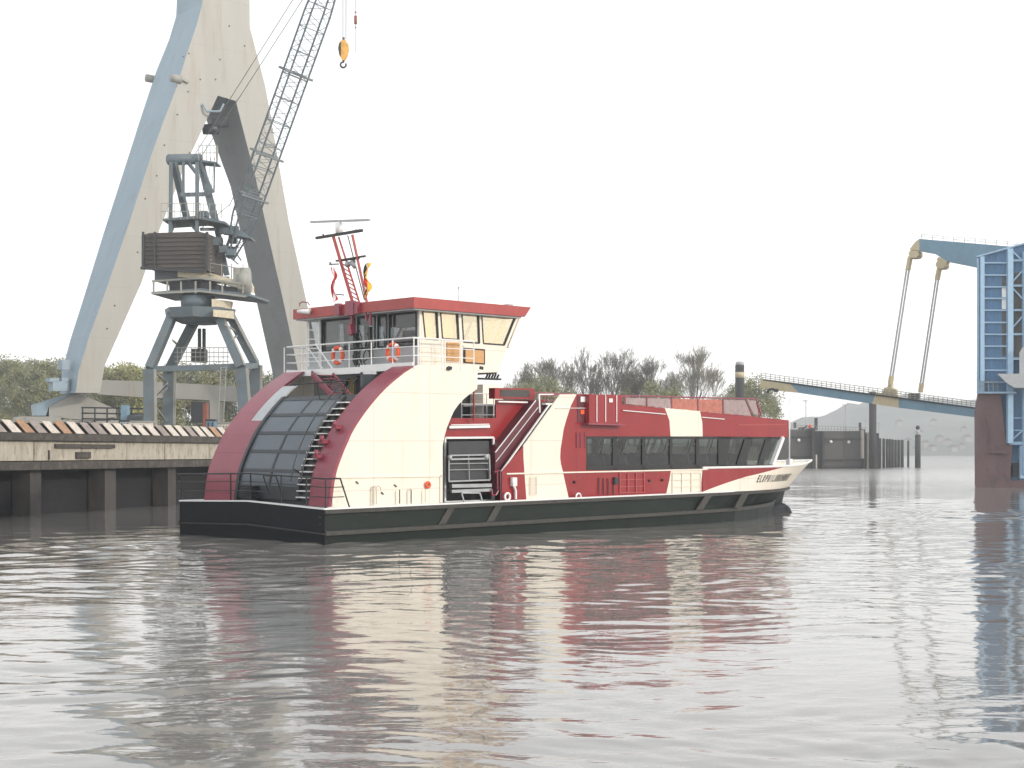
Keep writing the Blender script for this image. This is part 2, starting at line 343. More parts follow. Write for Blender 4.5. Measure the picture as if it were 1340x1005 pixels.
# far wooded hills
def hills(name, Y0, prof, seed, depth):
    random.seed(seed); rows = []
    xs = [(-650+i*12.0) for i in range(200)]
    for k in range(9):
        t = k/8; row = []
        for x in xs:
            px = 670+F*x/(Y0+depth*t)
            hgt = 0
            for (a, ha), (b, hb) in zip(prof[:-1], prof[1:]):
                if a <= x <= b: hgt = ha+(hb-ha)*(x-a)/(b-a)
            prof_t = sin(min(1, t*1.25)*pi/2)
            row.append((x, Y0+depth*t, -.6 if k == 0 else 1+hgt*prof_t*(1+.06*sin(x*.05+k)+.05*sin(x*.13+2*k)+random.uniform(-.05, .05))))
        rows.append(row)
    return rows
hm = MB().loft(hills('h', 1180, [(-650, 20), (-100, 18), (90, 20), (255, 26), (320, 38), (395, 56), (500, 52), (640, 50), (900, 42), (1740, 35)], 3, 420), True).build('hills', M['hill'], fix=False)
tag(hm, 'pale wooded hills across the river', kind='structure')

# ================================================================= FERRY
ex = V((1.0158, 1, .0105)).normalized(); ey = V((-.985, 1, .0105)); ey = (ey-ex*ey.dot(ex)).normalized(); ez = ex.cross(ey)
AO = V((-5.64, 43.7, 0.0))+ey*4.05
BM = Matrix(((ex.x, ey.x, ez.x, AO.x), (ex.y, ey.y, ez.y, AO.y), (ex.z, ey.z, ez.z, AO.z), (0, 0, 0, 1)))
BI = BM.inverted()
YS = -3.46
def _ray(px, py):
    o = V((0, 0, H)); d = V(((px-670)/F, 1, (HOR-py)/F)); return BI @ o, BI.to_3x3() @ d
def SP(px, py, y=YS):
    o, d = _ray(px, py); t = (y-o.y)/d.y; q = o+d*t; return (q.x, q.z)
def S3(px, py, y=YS):
    a = SP(px, py, y); return V((a[0], y, a[1]))
def ST(px, py, x):
    o, d = _ray(px, py); t = (x-o.x)/d.x; q = o+d*t; return V((x, q.y, q.z))
ferry = bpy.data.objects.new('ferry', None); COL.objects.link(ferry); ferry.matrix_world = BM
tag(ferry, 'red and cream harbour passenger ferry with tall curved wheelhouse tower at the stern', 'ferry')
def part(mb, name, m=None, parent=ferry, label=None, fix=True):
    if fix: L_ = split_build(mb, name, m)
    else: L_ = [mb.build(name, m, None, False)]
    for o in L_:
        o.parent = parent
        if label: o['label'] = label
    return L_[0]
DZ = 1.08
# ---- hull
def interp(tab, x):
    if x <= tab[0][0]: return tab[0][1]
    for (a, ya), (b, yb) in zip(tab[:-1], tab[1:]):
        if x <= b: return ya+(yb-ya)*(x-a)/(b-a)
    return tab[-1][1]
def smooth_tab(tab):     # monotone-ish resample through catmull
    outp = []
    for i in range(len(tab)-1):
        p0 = tab[max(i-1, 0)]; p1 = tab[i]; p2 = tab[i+1]; p3 = tab[min(i+2, len(tab)-1)]
        for k in range(6):
            t = k/6
            f = lambda a, b, c, d: .5*((2*b)+(-a+c)*t+(2*a-5*b+4*c-d)*t*t+(-a+3*b-3*c+d)*t**3)
            outp.append((f(p0[0], p1[0], p2[0], p3[0]), f(p0[1], p1[1], p2[1], p3[1])))
    outp.append(tab[-1]); return outp
Tdeck = [(0, 4.05), (19.5, 4.05), (22, 3.84), (24, 3.48), (26, 2.65), (27.8, 1.55), (29, .65), (29.75, 0)]
Trub = [(0, 4.05), (18.5, 4.05), (21, 3.78), (23.5, 3.0), (25.8, 1.95), (27.8, .75), (29.0, 0)]
Tbot = [(0, 3.9), (18.5, 3.9), (21, 3.6), (23.5, 2.8), (25.8, 1.7), (27.8, .6), (28.9, 0)]
stations = [0, 2, 4, 8, 12, 16, 20, 21, 22, 23, 24, 25, 26, 27, 27.8, 28.5, 29.2]
def xend(tab, x, z):     # scale station to each level's own end
    return x/29.2*tab[-1][0]
def hull_rows(sgn):
    rows = []
    for x in stations:
        cam_ = .12
        r = []
        for tab, z, ins in ((Tdeck, 1.05, 0), (Tdeck, .95, .0), (Tdeck, .949, .05), (Trub, .42, .05), (Trub, .419, 0), (Trub, .30, 0), (Trub, .299, .06), (Tbot, -.9, 0)):
            xx = xend(tab, x, z); y = interp(tab, xx); y = max(0, y-ins)
            r.append((xx, sgn*y, z))
        rows.append(r)
    return rows
hb = MB(); hb.use(M['hullg'])
hb.loft(hull_rows(-1)); hb.loft(hull_rows(1))
hb.use(M['hull'])
# transom with slight crown amidships (deck camber)
N = 12; top = []; mid = []; bot = []
def camb(y): return .12*(1-abs(y)/4.05)
for i in range(N+1):
    y = -4.05+8.1*i/N; top.append((-.0, y, 1.05+camb(y))); mid.append((0.0, y, .34+camb(y))); bot.append((.03, y, -.9))
hb.loft([top, mid, bot])
part(hb, 'hull')
# hull diagonal fender plates on the starboard side
fp = MB()
for (xt, xb) in ((590, 577), (652, 640), (926, 914), (974, 964)):
    a = S3(xt+6, 665, -4.06); a.z = .96; b = S3(xt-3, 665, -4.06); b.z = .96
    c = S3(xb-3, 688, -4.06); c.z = .42; d = S3(xb+6, 688, -4.06); d.z = .42
    fp.prism([a, b, c, d], (0, .06, 0)); 
part(fp, 'hull_fender_plate', M['rub'])
rb = MB()
def strake(z0, z1, tab, o):
    for sg in (-1, 1):
        L = [(xend(tab, x, 0), sg*(interp(tab, xend(tab, x, 0))+0)) for x in stations[:-3]]
        for (a, b) in zip(L[:-1], L[1:]):
            rb.hexa([(a[0], a[1], z0), (b[0], b[1], z0), (b[0], b[1]+sg*o, z0), (a[0], a[1]+sg*o, z0), (a[0], a[1], z1), (b[0], b[1], z1), (b[0], b[1]+sg*o, z1), (a[0], a[1]+sg*o, z1)])
strake(.27, .40, Trub, .07); strake(.93, 1.04, Tdeck, .05)
part(rb, 'rubbing_strake', M['rub'])
rs = MB()
for a, b in zip(mid[:-1], mid[1:]): rs.hexa([(-.07, a[1], a[2]-.04), (-.07, b[1], b[2]-.04), (.0, b[1], b[2]-.04), (.0, a[1], a[2]-.04), (-.07, a[1], a[2]), (-.07, b[1], b[2]), (0, b[1], b[2]), (0, a[1], a[2])])
for z in (.62, .84): rs.box(-.03, .0, -3.9, -3.8, z-.04, z)
part(rs, 'stern_rubbing_bar', M['rub'])
# bulb at the stem
bl = MB(); bl.sphere((29.2, 0, -.35), .62, .95, 14); bl.tube((26.5, 0, -.5), (29.2, 0, -.35), .5, .6, 12)
bl.hexa([(28.2, -.25, -.5), (29.1, -.05, -.5), (29.1, .05, -.5), (28.2, .25, -.5), (28.6, -.4, 1.0), (29.7, -.05, 1.0), (29.7, .05, 1.0), (28.6, .4, 1.0)])
part(bl, 'bow_bulb', M['hull'])
# deck with pale coaming edge
dk = MB(); rows = []
for x in [0, .3, .8]+stations[1:]:
    xx = xend(Tdeck, x, 0); h_ = interp(Tdeck, xx)
    rows.append([(xx, h_*(-1+2*i/8), 1.055+(.12*(1-abs(-1+2*i/8)))*max(0, 1-xx/3)) for i in range(9)])
dk.loft(rows); part(dk, 'main_deck', M['deck'])
ce = MB()
for sg in (-1, 1):
    L = [(x, sg*interp(Tdeck, x)) for x in (0, 4, 8, 12, 16, 19.5, 20.5)]
    for (a, b) in zip(L[:-1], L[1:]):
        ce.hexa([(a[0], a[1]-sg*.12, 1.05), (b[0], b[1]-sg*.12, 1.05), (b[0], b[1]+sg*.02, 1.05), (a[0], a[1]+sg*.02, 1.05), (a[0], a[1]-sg*.12, 1.10), (b[0], b[1]-sg*.12, 1.10), (b[0], b[1]+sg*.02, 1.10), (a[0], a[1]+sg*.02, 1.10)])
for i in range(N):
    a = top[i]; b = top[i+1]
    ce.hexa([(-.03, a[1], a[2]), (-.03, b[1], b[2]), (.08, b[1], b[2]), (.08, a[1], a[2]), (-.03, a[1], a[2]+.045), (-.03, b[1], b[2]+.045), (.08, b[1], b[2]+.045), (.08, a[1], a[2]+.045)])
part(ce, 'deck_edge', M['white'])

# ---- bow bulwark (cream with a red wedge), knuckle at z = 2
XB0 = SP(919, 630)[0]
Ttop = [(XB0, 3.475), (XB0+1.2, 3.60), (22, 3.82), (24.5, 3.66), (26.5, 3.0), (28.5, 1.95), (30.2, 1.0), (31.85, 0)]
Tlow = [(XB0, 3.475), (XB0+1.2, 3.60), (22, 3.78), (24, 3.45), (26, 2.62), (27.8, 1.52), (29, .62), (29.7, 0)]
Ttop = smooth_tab(Ttop); Tlow = smooth_tab(Tlow)
def bul(u, f, sg):     # u 0..1 along, f 0..1 height
    xt = XB0+(31.85-XB0)*u; xl = XB0+(29.7-XB0)*u
    zt = 2.0+.12*max(0, (u-.4)/.6)**1.5
    a = V((xt, sg*max(0, interp(Ttop, xt)), zt)); b = V((xl, sg*max(0, interp(Tlow, xl)), 1.056)); return b.lerp(a, f)
def split(u):          # colour boundary
    return interp([(0, .02), (.20, .60), (.42, 1), (1, 1)], u)
us = [i/40 for i in range(41)]
us = [1-(1-t)**1.4 for t in us]
for sg in (-1, 1):
    cb = MB(); rbk = MB()
    for a, b in zip(us[:-1], us[1:]):
        for k in range(4):
            f0, f1 = k/4, (k+1)/4
            cb.add([bul(a, split(a)*f0, sg), bul(b, split(b)*f0, sg), bul(b, split(b)*f1, sg), bul(a, split(a)*f1, sg)], [(0, 1, 2, 3)], True)
        if split(a) < .999 or split(b) < .999:
            rbk.add([bul(a, split(a), sg), bul(b, split(b), sg), bul(b, 1, sg), bul(a, 1, sg)], [(0, 1, 2, 3)])
    part(cb, 'bow_bulwark', M['cream'], fix=False)
    part(rbk, 'bow_red_panel', M['red'], fix=False)
rl = MB()
for sg in (-1, 1):
    pts = [bul(u, 1, sg)+V((0, 0, .02)) for u in us]
    rl.path(pts, .05)
part(rl, 'bulwark_rail', M['white'])
fd = MB(); fd.loft([[bul(u, .80, -1)+V((0, .1, 0)), bul(u, .80, 1)+V((0, -.1, 0))] for u in us[8:-2]]); part(fd, 'foredeck', M['deck'])
# jackstaff with lamp on the bow, small anchor gear
js = MB(); q = S3(1033, 598, -1.0); js.tube((q.x, -1, 1.9), (q.x, -1, SP(1033, 522, -1)[1]), .035, .025, 8); js.box(q.x-.12, q.x+.12, -1.1, -.9, 1.75, 2.25)
part(js, 'jackstaff', M['white'])
# ship's name, cut in raised letters on the bow flare
GL = {'E': ["111", "100", "111", "100", "111"], 'L': ["100", "100", "100", "100", "111"], 'B': ["110", "101", "110", "101", "110"], 'P': ["111", "101", "111", "100", "100"],
 'H': ["101", "101", "111", "101", "101"], 'I': ["010", "010", "010", "010", "010"], 'A': ["111", "101", "111", "101", "101"], 'R': ["110", "101", "110", "101", "101"],
 'M': ["10001", "11011", "10101", "10001", "10001"], 'O': ["111", "101", "101", "101", "111"], 'N': ["1001", "1101", "1011", "1001", "1001"]}
word = "ELBPHILHARMONIE"; wid = sum(len(GL[c][0])+2.2 for c in word); u0, u1 = .275, .545; pos = 0
def bulo(u, f): 
    p = bul(u, f, -1); a = bul(u+.01, f, -1)-p; b = bul(u, f+.05, -1)-p; n_ = a.cross(b).normalized()
    if n_.y > 0: n_ = -n_
    return p, n_
for ch in word:
    gl = GL[ch]; nb = MB()
    for r in range(5):
        for c in range(len(gl[0])):
            if gl[r][c] == '1':
                ua = u0+(u1-u0)*(pos+c)/wid; ub = u0+(u1-u0)*(pos+c+.95)/wid; fa = .66-.062*r; fb = fa-.064
                P = []
                for (u_, f_) in ((ua, fa), (ub, fa), (ub, fb), (ua, fb)):
                    p, n_ = bulo(u_, f_); P.append((p, n_))
                nb.hexa([p+n_*.002 for p, n_ in P]+[p+n_*.012 for p, n_ in P])
    pos += len(gl[0])+2.2
    nb.build('name_letter', M['letters'], ferry)

# ---- tower: curved stern profile
prof = [SP(*p) for p in [(430, 665), (435.3, 623.4), (444, 596.5), (451, 580), (460, 561), (479.7, 532.6), (503.6, 506), (534.7, 481), (541, 478)]]
prof[0] = (prof[0][0], 1.06)
prof = [(z, x) for x, z in prof]
prof_s = smooth_tab([(z, x) for z, x in prof])
def PX(z): return interp(prof_s, z)
ZT = prof[-1][0]
inner = [(579.3, 658), (579.3, 620), (579.3, 583), (582, 570), (585, 559), (589.5, 548), (594, 538), (599.6, 530), (607, 522), (615, 515.5), (624.5, 509), (625, 488)]
def zlist(z0, z1, n=18): return [z0+(z1-z0)*i/n for i in range(n+1)]
# side plating (starboard cream, port a plain mirror)
for sg, nm, lab in ((1, 'tower_side_plating', None), (-1, 'tower_side_plating', None)):
    mb = MB(); outer = [V((PX(z), YS, z)) for z in zlist(1.06, ZT, 22)]
    inn = [S3(*p) for p in inner]; poly = outer+[S3(625, 478)]+inn[::-1]
    poly = [V((p.x, p.y*sg, p.z)) for p in poly]
    mb.prism(poly, (0, .06*sg, 0)); part(mb, nm, M['cream'])
# horizontal bands following the curved stern
def band(y0, y1, z0, z1, m, name, off=0.0, th=.08, n=18, label=None):
    mb = MB(); zs = zlist(z0, z1, n)
    rows = []
    for z in zs:
        x = PX(z)-off
        rows.append([(x, y0, z), (x, y1, z), (x+th, y1, z), (x+th, y0, z), (x, y0, z)])
    mb.loft(rows)
    for z in (zs[0], zs[-1]):
        x = PX(z)-off; mb.add([(x, y0, z), (x, y1, z), (x+th, y1, z), (x+th, y0, z)], [(0, 1, 2, 3)])
    return part(mb, name, m, label=label)
band(YS-.01, -2.44, 1.10, ZT, M['maroon'], 'stern_curved_band', .015, .12, label='dark red curved starboard stern band')
b2 = band(1.64, 3.47, 1.10, 3.80, M['maroon'], 'stern_curved_band', .015, .12, label='wide dark red port stern band')
band(2.34, 3.47, 3.80, ZT-.02, M['maroon'], 'stern_curved_band', .015, .12, label='narrow dark red upper port stern band')
band(1.60, 2.34, 3.80, 5.0, M['greyp'], 'stern_white_filler', .0, .1)
band(-2.44, 1.60, 1.08, 4.62, M['black'], 'stern_backing', -.10, .06)
# wing brackets under the bridge platform (maroon wedge)
wb = MB(); x0 = SP(541, 478)[0]
wb.prism([(PX(4.7), -2.44, 4.7), (x0, -2.44, ZT), (x0+.9, -2.44, ZT), (x0+.9, -2.44, 4.7)], (0, -.9, 0)); part(wb, 'wing_bracket', M['maroon'])
# slate shutter panels
ply0, ply1 = -1.78, 1.50; rowsz = [1.62, 2.16, 2.78, 3.38, 3.98, 4.52]; ym = (ply0+ply1)/2-.05
fr = MB()
def curve_bar(y0, y1, z0, z1, off, th, mb, n=8):
    rows = []
    for z in zlist(z0, z1, n):
        x = PX(z)-off; rows.append([(x, y0, z), (x, y1, z), (x+th, y1, z), (x+th, y0, z), (x, y0, z)])
    mb.loft(rows)
    for z in (z0, z1):
        x = PX(z)-off; mb.add([(x, y0, z), (x, y1, z), (x+th, y1, z), (x+th, y0, z)], [(0, 1, 2, 3)])
for i in range(5):
    for (a, b) in ((ply0+.04, ym-.05), (ym+.05, ply1-.04)):
        mb = MB(); curve_bar(a, b, rowsz[i]+.045, rowsz[i+1]-.045, -.02, .05, mb); part(mb, 'shutter_panel', M['panel'])
curve_bar(ply1-.02, ply1+.12, 1.10, 4.62, .06, .16, fr, 20); curve_bar(ym-.05, ym+.05, 1.6, 4.56, .0, .1, fr, 20)
curve_bar(ply0-.05, ply0+.04, 1.3, 4.56, .0, .1, fr, 20)
for z in rowsz: curve_bar(ply0, ply1, z-.05, z+.05, .0, .1, fr, 3)
curve_bar(ply0, ply1, 1.25, 1.60, .0, .1, fr, 3)
part(fr, 'shutter_frame', M['dark'])
# ladder-like stair strip
ld = MB()
z = 1.35
while z < 4.4:
    x = PX(z); ld.box(x-.16, x+.1, -2.40, -1.92, z-.015, z+.02); z += .20
part(ld, 'stair_tread', M['white'])
lr = MB()
for y in (-2.38, -1.86):
    lr.path([(PX(z)-.32, y, z+.25) for z in zlist(1.6, 4.9, 14)], .022)
lr.path([(PX(2.1)-.06, -1.86, 2.1), (PX(2.1)-.36, -1.86, 2.25)], .022)
for y in (-.95, -.25): lr.tube((PX(1.6)-.02, y, 1.4), (PX(1.6)-.25, y, 2.0), .02)
lr.tube((PX(1.6)-.25, -.95, 2.0), (PX(1.6)-.25, -.25, 2.0), .02)
for (y, zz) in ((-2.0, 4.55), (-.6, 4.6)): lr.tube((PX(4.5), y, 4.5), (PX(4.5)-.1, y, 5.1), .02)
lr.tube((PX(4.5)-.1, -2.3, 5.05), (PX(4.5)-.1, .9, 5.0), .022)
part(lr, 'stern_handrail', M['black'])
# deck fittings on the starboard band
bt = MB()
for (px, py) in ((445, 559), (428, 578), (421, 597)):
    o, d = _ray(px, py); t = 40
    while (o+d*t).x < PX((o+d*t).z) and t < 90: t += .02
    q = o+d*t; bt.box(q.x-.25, q.x+.02, q.y-.13, q.y+.13, q.z-.06, q.z+.06); bt.tube((q.x-.2, q.y, q.z), (q.x-.2, q.y, q.z+.2), .07, n=8)
part(bt, 'band_fitting', M['maroon'])
# niche behind the shutters, below the bridge platform
nc = MB(); nc.box(5.1, 5.16, -3.3, 3.3, 4.3, 5.45); nc.box(PX(4.6)+.1, 5.1, -3.3, 3.3, 4.45, 4.5); part(nc, 'upper_niche_wall', M['greyp'])
nd = MB(); nd.box(4.9, 5.09, -.9, .6, 4.5, 5.35); nd.tube((3.6, -1.75, 4.5), (3.6, -1.75, 5.3), .3, n=14); nd.box(4.0, 4.5, -2.3, -1.5, 4.5, 5.2); part(nd, 'niche_machinery', M['dark'])
nv = MB()
for k in range(4): nv.tube((5.08, 1.6-.1*k, 4.55+.18*k), (4.98, 1.5-.08*k, 4.75+.18*k), .05, n=8)
part(nv, 'valve_cluster', M['black'])
yd = MB(); yd.box(4.85, 4.89, .65, .95, 4.5, 5.3); part(yd, 'niche_locker', mat('ochre locker paint', (.33, .25, .10), .6))
# maroon inclined ladder below the platform
xl = 3.5
ml = MB(); a = ST(408, 489, 3.9); b = ST(438, 521, 2.7); ml.bar(a, b, .06, .22); a2 = ST(436, 489, 3.9); b2_ = ST(462, 521, 2.7); ml.bar(a2, b2_, .05, .07)
for k in range(7):
    t = (k+.5)/7; ml.bar(a.lerp(b, t), a2.lerp(b2_, t), .12, .03)
ml.tube(ST(436, 489, 3.9), ST(428, 516, 3.4), .04)
part(ml, 'inclined_ladder', M['maroon'])

# ---- bridge platform, rails
XR = SP(541, 440)[0]; ZP = 5.50
pf = MB(); pf.box(XR, 7.0, -3.42, 3.45, ZP-.06, ZP)
pf.box(XR-.04, XR, -3.46, -.75, ZP-.08, ZP+.16); pf.box(XR-.04, XR, -.75, 3.45, ZP-.12, ZP+.10); pf.box(XR-.03, XR, -1.6, -.9, ZP-.3, ZP-.08)
pf.box(XR, XR+5, 3.40, 3.46, ZP-.08, ZP+.14)
part(pf, 'bridge_platform', M['white'])
rr = MB(); RT = 6.45
for z, r in ((RT, .028), (6.17, .016), (5.88, .016)):
    rr.tube((XR, YS, z), (XR, 2.9, z), r); rr.tube((XR, 2.9, z), (XR, 3.45, z), r)
    rr.tube((XR, YS, z), (SP(620, 446)[0], YS, z), r); rr.tube((XR, 3.45, z), (XR+4.5, 3.45, z), r)
for px in (372, 395, 420, 457, 486, 514):
    y = ST(px, 450, XR).y
    rr.tube((XR, y, ZP), (XR, y, RT), .024)
for px in (541.5, 547, 578, 582, 603, 620):
    x = SP(px, 450)[0]; rr.tube((x, YS, ZP-.05), (x, YS, RT), .024)
for k in range(4): rr.tube((XR+1.2*k+.8, 3.45, ZP), (XR+1.2*k+.8, 3.45, RT), .022)
rr.tube(ST(413, 450, XR), ST(437, 485, XR), .03); rr.tube(ST(403, 455, XR), ST(422, 482, XR), .02)
part(rr, 'bridge_railing', M['white'])

# ---- wheelhouse
YW = -3.08; XA = SP(549, 430, YW)[0]; ZR = 7.42
def W3(px, py): return S3(px, py, YW)
fx = lambda z: interp([(5.42, SP(652, 487, YW)[0]), (7.45, SP(681, 411, YW)[0])], z)      # leaning front edge
xb0 = SP(625, 488, YW)[0]
panes = [(556.5, 404, 572, 446, 573, 404, 557.5, 444)]
# window polygons on the side wall in pixels: (top-left, top-right, bottom-right, bottom-left)
wins = [[(552.5, 402), (571.5, 403), (573.5, 444.5), (556.5, 443)], [(576, 403.5), (598.5, 405), (600.5, 444.5), (579, 443)],
        [(604, 405.5), (626, 407), (627.5, 449), (606.5, 447.5)], [(630, 407), (676, 411.5), (660, 451.5), (632.5, 449.5)]]
def side_wall(sg):
    """wheelhouse side wall built as strips around the windows"""
    mb = MB(); mb.use(M['cream'] if sg > 0 else M['white'])
    T = .05
    def add(pl):
        P = [W3(*p) for p in pl]; P = [V((p.x, p.y*sg, p.z)) for p in P]; mb.prism(P, (0, T*sg, 0))
    add([(549, 400), (552.5, 402), (556.5, 443), (556.5, 480), (549, 480)])
    for a, b in zip(wins[:-1], wins[1:]): add([a[1], b[0], b[3], a[2]])
    add([(681, 411.5), (676, 411.5), (660, 451.5), (664, 452)])
    add([(549, 398), (549, 400), (552.5, 402), (571.5, 403), (576, 403.5), (598.5, 405), (604, 405.5), (626, 407), (630, 407), (676, 411.5), (681, 411.5), (682, 409.5)])
    bot = [(556.5, 443), (573.5, 444.5), (579, 443), (600.5, 444.5), (606.5, 447.5), (627.5, 449), (632.5, 449.5), (660, 451.5), (664, 452), (652, 487), (625, 488), (556.5, 480)]
    add(bot)
    o = part(mb, 'wheelhouse_side_wall')
    for wn in wins:
        P = [W3(*p) for p in wn]; P = [V((p.x, (p.y+.03)*sg, p.z)) for p in P]
        wf = MB(); c = sum(P, V((0, 0, 0)))/4
        for i in range(4):
            a, b = P[i], P[(i+1) % 4]; wf.bar(a+V((0, -.02*sg, 0)), b+V((0, -.02*sg, 0)), .05, .05, up=(0, 1, 0))
        f_ = part(wf, 'window', M['black'], o)
        gl = MB(); gl.add(P, [(0, 1, 2, 3)]); pn = part(gl, 'pane', M['gwh'] if sg > 0 else M['gwa'], None, fix=False); pn.parent = f_ ; 
        pn.parent = o; pn.name = 'window_pane'
side_wall(1); side_wall(-1)
# door and locker on the starboard walkway
dr = MB(); P = [W3(584, 448), W3(600, 448.5), W3(600, 473), W3(584, 472)]; dr.prism(P, (0, -.05, 0)); part(dr, 'walkway_door', M['amber'])
dr = MB(); P = [W3(606, 455), W3(634, 457), W3(634, 477), W3(606, 475)]; dr.prism(P, (0, -.03, 0)); part(dr, 'locker_frame', M['black'])
dr = MB(); P = [W3(608, 457), W3(632, 459), W3(632, 475.5), W3(608, 473.5)]; dr.prism([p+V((0, -.03, 0)) for p in P], (0, -.02, 0)); part(dr, 'locker_door', M['amber'])
# aft wall with its windows
ZAW = 6.28; aw = MB()
ys = [YW, -2.93, -1.55, -1.42, -.95, -.80, .15, .30, 2.12, 2.3, -YW]
aw.box(XA, XA+.05, YW+.05, -YW-.05, ZP, ZAW)
aw.box(XA, XA+.05, YW+.05, -YW-.05, 7.34, ZR)
for (a, b) in ((YW+.05, -2.93), (-1.55, -1.42), (-.95, -.80), (.15, .30), (2.15, 2.3)): aw.box(XA, XA+.05, a, b, ZAW, 7.34)
aws = part(aw, 'wheelhouse_aft_wall', M['greyp'])
for (a, b) in ((-2.93, -1.55), (-1.42, -.95), (-.80, .15), (.30, 2.15)):
    wf = MB()
    for (p, q) in (((a, ZAW), (b, ZAW)), ((b, ZAW), (b, 7.34)), ((b, 7.34), (a, 7.34)), ((a, 7.34), (a, ZAW))):
        wf.bar((XA-.01, p[0], p[1]), (XA-.01, q[0], q[1]), .05, .05, up=(1, 0, 0))
    part(wf, 'window', M['black'], aws)
    gl = MB(); gl.add([(XA+.03, a, ZAW), (XA+.03, b, ZAW), (XA+.03, b, 7.34), (XA+.03, a, 7.34)], [(0, 1, 2, 3)]); part(gl, 'window_pane', M['gwa'], aws, fix=False)
# front: leaning window strip
fw = MB(); zf = 6.35
def fpt(y, z): return V((fx(z), y, z))
for k in range(6):
    y = YW+(-2*YW)*k/5; fw.bar(fpt(y*.99, zf), fpt(y*.99, ZR), .09, .07, up=(1, 0, 0))
fw.prism([fpt(YW+.05, 5.42), fpt(-YW-.05, 5.42), fpt(-YW-.05, zf), fpt(YW+.05, zf)], (-.05, 0, 0)); part(fw, 'wheelhouse_front_wall', M['cream'])
gl = MB(); gl.add([fpt(YW+.06, zf)-V((.03, 0, 0)), fpt(-YW-.06, zf)-V((.03, 0, 0)), fpt(-YW-.06, ZR)-V((.03, 0, 0)), fpt(YW+.06, ZR)-V((.03, 0, 0))], [(0, 1, 2, 3)]); part(gl, 'front_window_pane', M['gwa'], fix=False)
# interior: console, chair, white aft blinds, gold sheets standing in for sky reflection
it = MB(); it.box(XA+.3, XA+.9, -2.4, -1.2, 5.55, 6.30); it.box(7.6, 8.3, -2.5, 2.5, 5.55, 6.35); it.box(6.4, 6.9, -.3, .3, 5.55, 6.7); it.box(6.75, 6.9, -.3, .3, 6.2, 7.0)
part(it, 'bridge_console', M['dark'])
bl_ = MB(); bl_.box(XA+.12, XA+.14, 1.35, 2.05, 6.3, 7.3); bl_.box(XA+.12, XA+.14, .38, .80, 6.3, 7.3); bl_.box(XA+.12, XA+.14, -1.40, -1.10, 6.3, 7.2)
part(bl_, 'white_blind', M['white'])
bb = MB()
for wn in wins[:2]:
    P = [W3(p[0], p[1]+(6 if i < 2 else 0)) for i, p in enumerate(wn)]; bb.prism([V((p.x, YW+.16, p.z)) for p in P], (0, .02, 0))
P = [W3(648, 413), W3(656, 414), W3(644, 449), W3(636, 448.5)]; bb.prism([V((p.x, YW+.18, p.z)) for p in P], (0, .02, 0))
P = [W3(663, 414), W3(668, 415), W3(657, 450), W3(651, 449.5)]; bb.prism([V((p.x, YW+.18, p.z)) for p in P], (0, .02, 0))
part(bb, 'gold_reflection_sheet', M['gold_refl'])  # sheets added behind the panes to give the reflected gold
# roof with its fascia, soffit
RX0, RZ1 = SP(541.7, 386)[0], 7.77; RX1 = SP(695, 402)[0]; RX1b = SP(687, 411)[0]; RYP = ST(383.5, 402, RX0).y
rf = MB(); rf.use(M['roofred'])
rf.hexa([(RX0, YS, ZR), (RX1b, YS, ZR), (RX1b, RYP, ZR), (RX0, RYP, ZR), (RX0, YS, RZ1), (RX1, YS, RZ1), (RX1, RYP, RZ1), (RX0, RYP, RZ1)])
rfo = part(rf, 'wheelhouse_roof')
sf = MB(); sf.box(RX0+.08, RX1b-.1, YS+.08, RYP-.08, ZR-.05, ZR-.004); part(sf, 'roof_soffit', M['greyp'], rfo)
nb2 = MB()
for (pa, pb) in ((437, 443), (463, 467)):
    a = ST(pa, 400, RX0-.16).y; b = ST(pb, 400, RX0-.16).y; nb2.box(RX0-.14, RX0-.003, min(a, b), max(a, b), ZR-.03, RZ1+.03)
ya = ST(452, 398, RX0-.1).y; yb = ST(463, 398, RX0-.1).y; nb2.box(RX0-.12, RX0-.004, yb, ya, ZR-.06, RZ1+.08)
part(nb2, 'mast_bracket', M['maroon'], rfo)
sl_ = MB(); c = ST(400, 408, RX0-.1); sl_.tube(c+V((-.16, .25, .02)), c+V((.0, -.25, 0)), .06, .11, 10); part(sl_, 'searchlight', M['white'], rfo)
sp = MB(); sp.path([ST(392, 401, RX0), ST(392, 397, RX0), ST(396, 395, RX0), ST(403, 396, RX0), ST(405, 399, RX0)], .02)
part(sp, 'roof_grab_rail', M['maroon'], rfo)
an = MB(); x = SP(628, 392)[0]; an.tube((x, -2.4, RZ1), (x, -2.4, RZ1+.55), .02); an.sphere((x, -2.4, RZ1+.58), .04)
x2 = SP(584, 390)[0]; an.tube((x2, -2.4, RZ1), (x2, -2.4, RZ1+.9), .008); x3 = SP(590, 390)[0]; an.tube((x3, -2.0, RZ1), (x3, -2.0, RZ1+1.0), .008); an.box(x2-.04, x2+.04, -2.44, -2.36, RZ1, RZ1+.08)
an.box(SP(675, 400)[0], SP(681, 400)[0], -3.1, -2.8, RZ1, RZ1+.09)
part(an, 'roof_aerial', M['steel'], rfo)
# port side boarding ladder
pl = MB()
for px in (404, 418): pl.tube(ST(px, 411, XA-.1), ST(px, 480, XA-.1), .035)
for py in range(420, 480, 12): pl.tube(ST(404, py, XA-.1), ST(418, py, XA-.1), .02)
part(pl, 'white_ladder', M['white'])
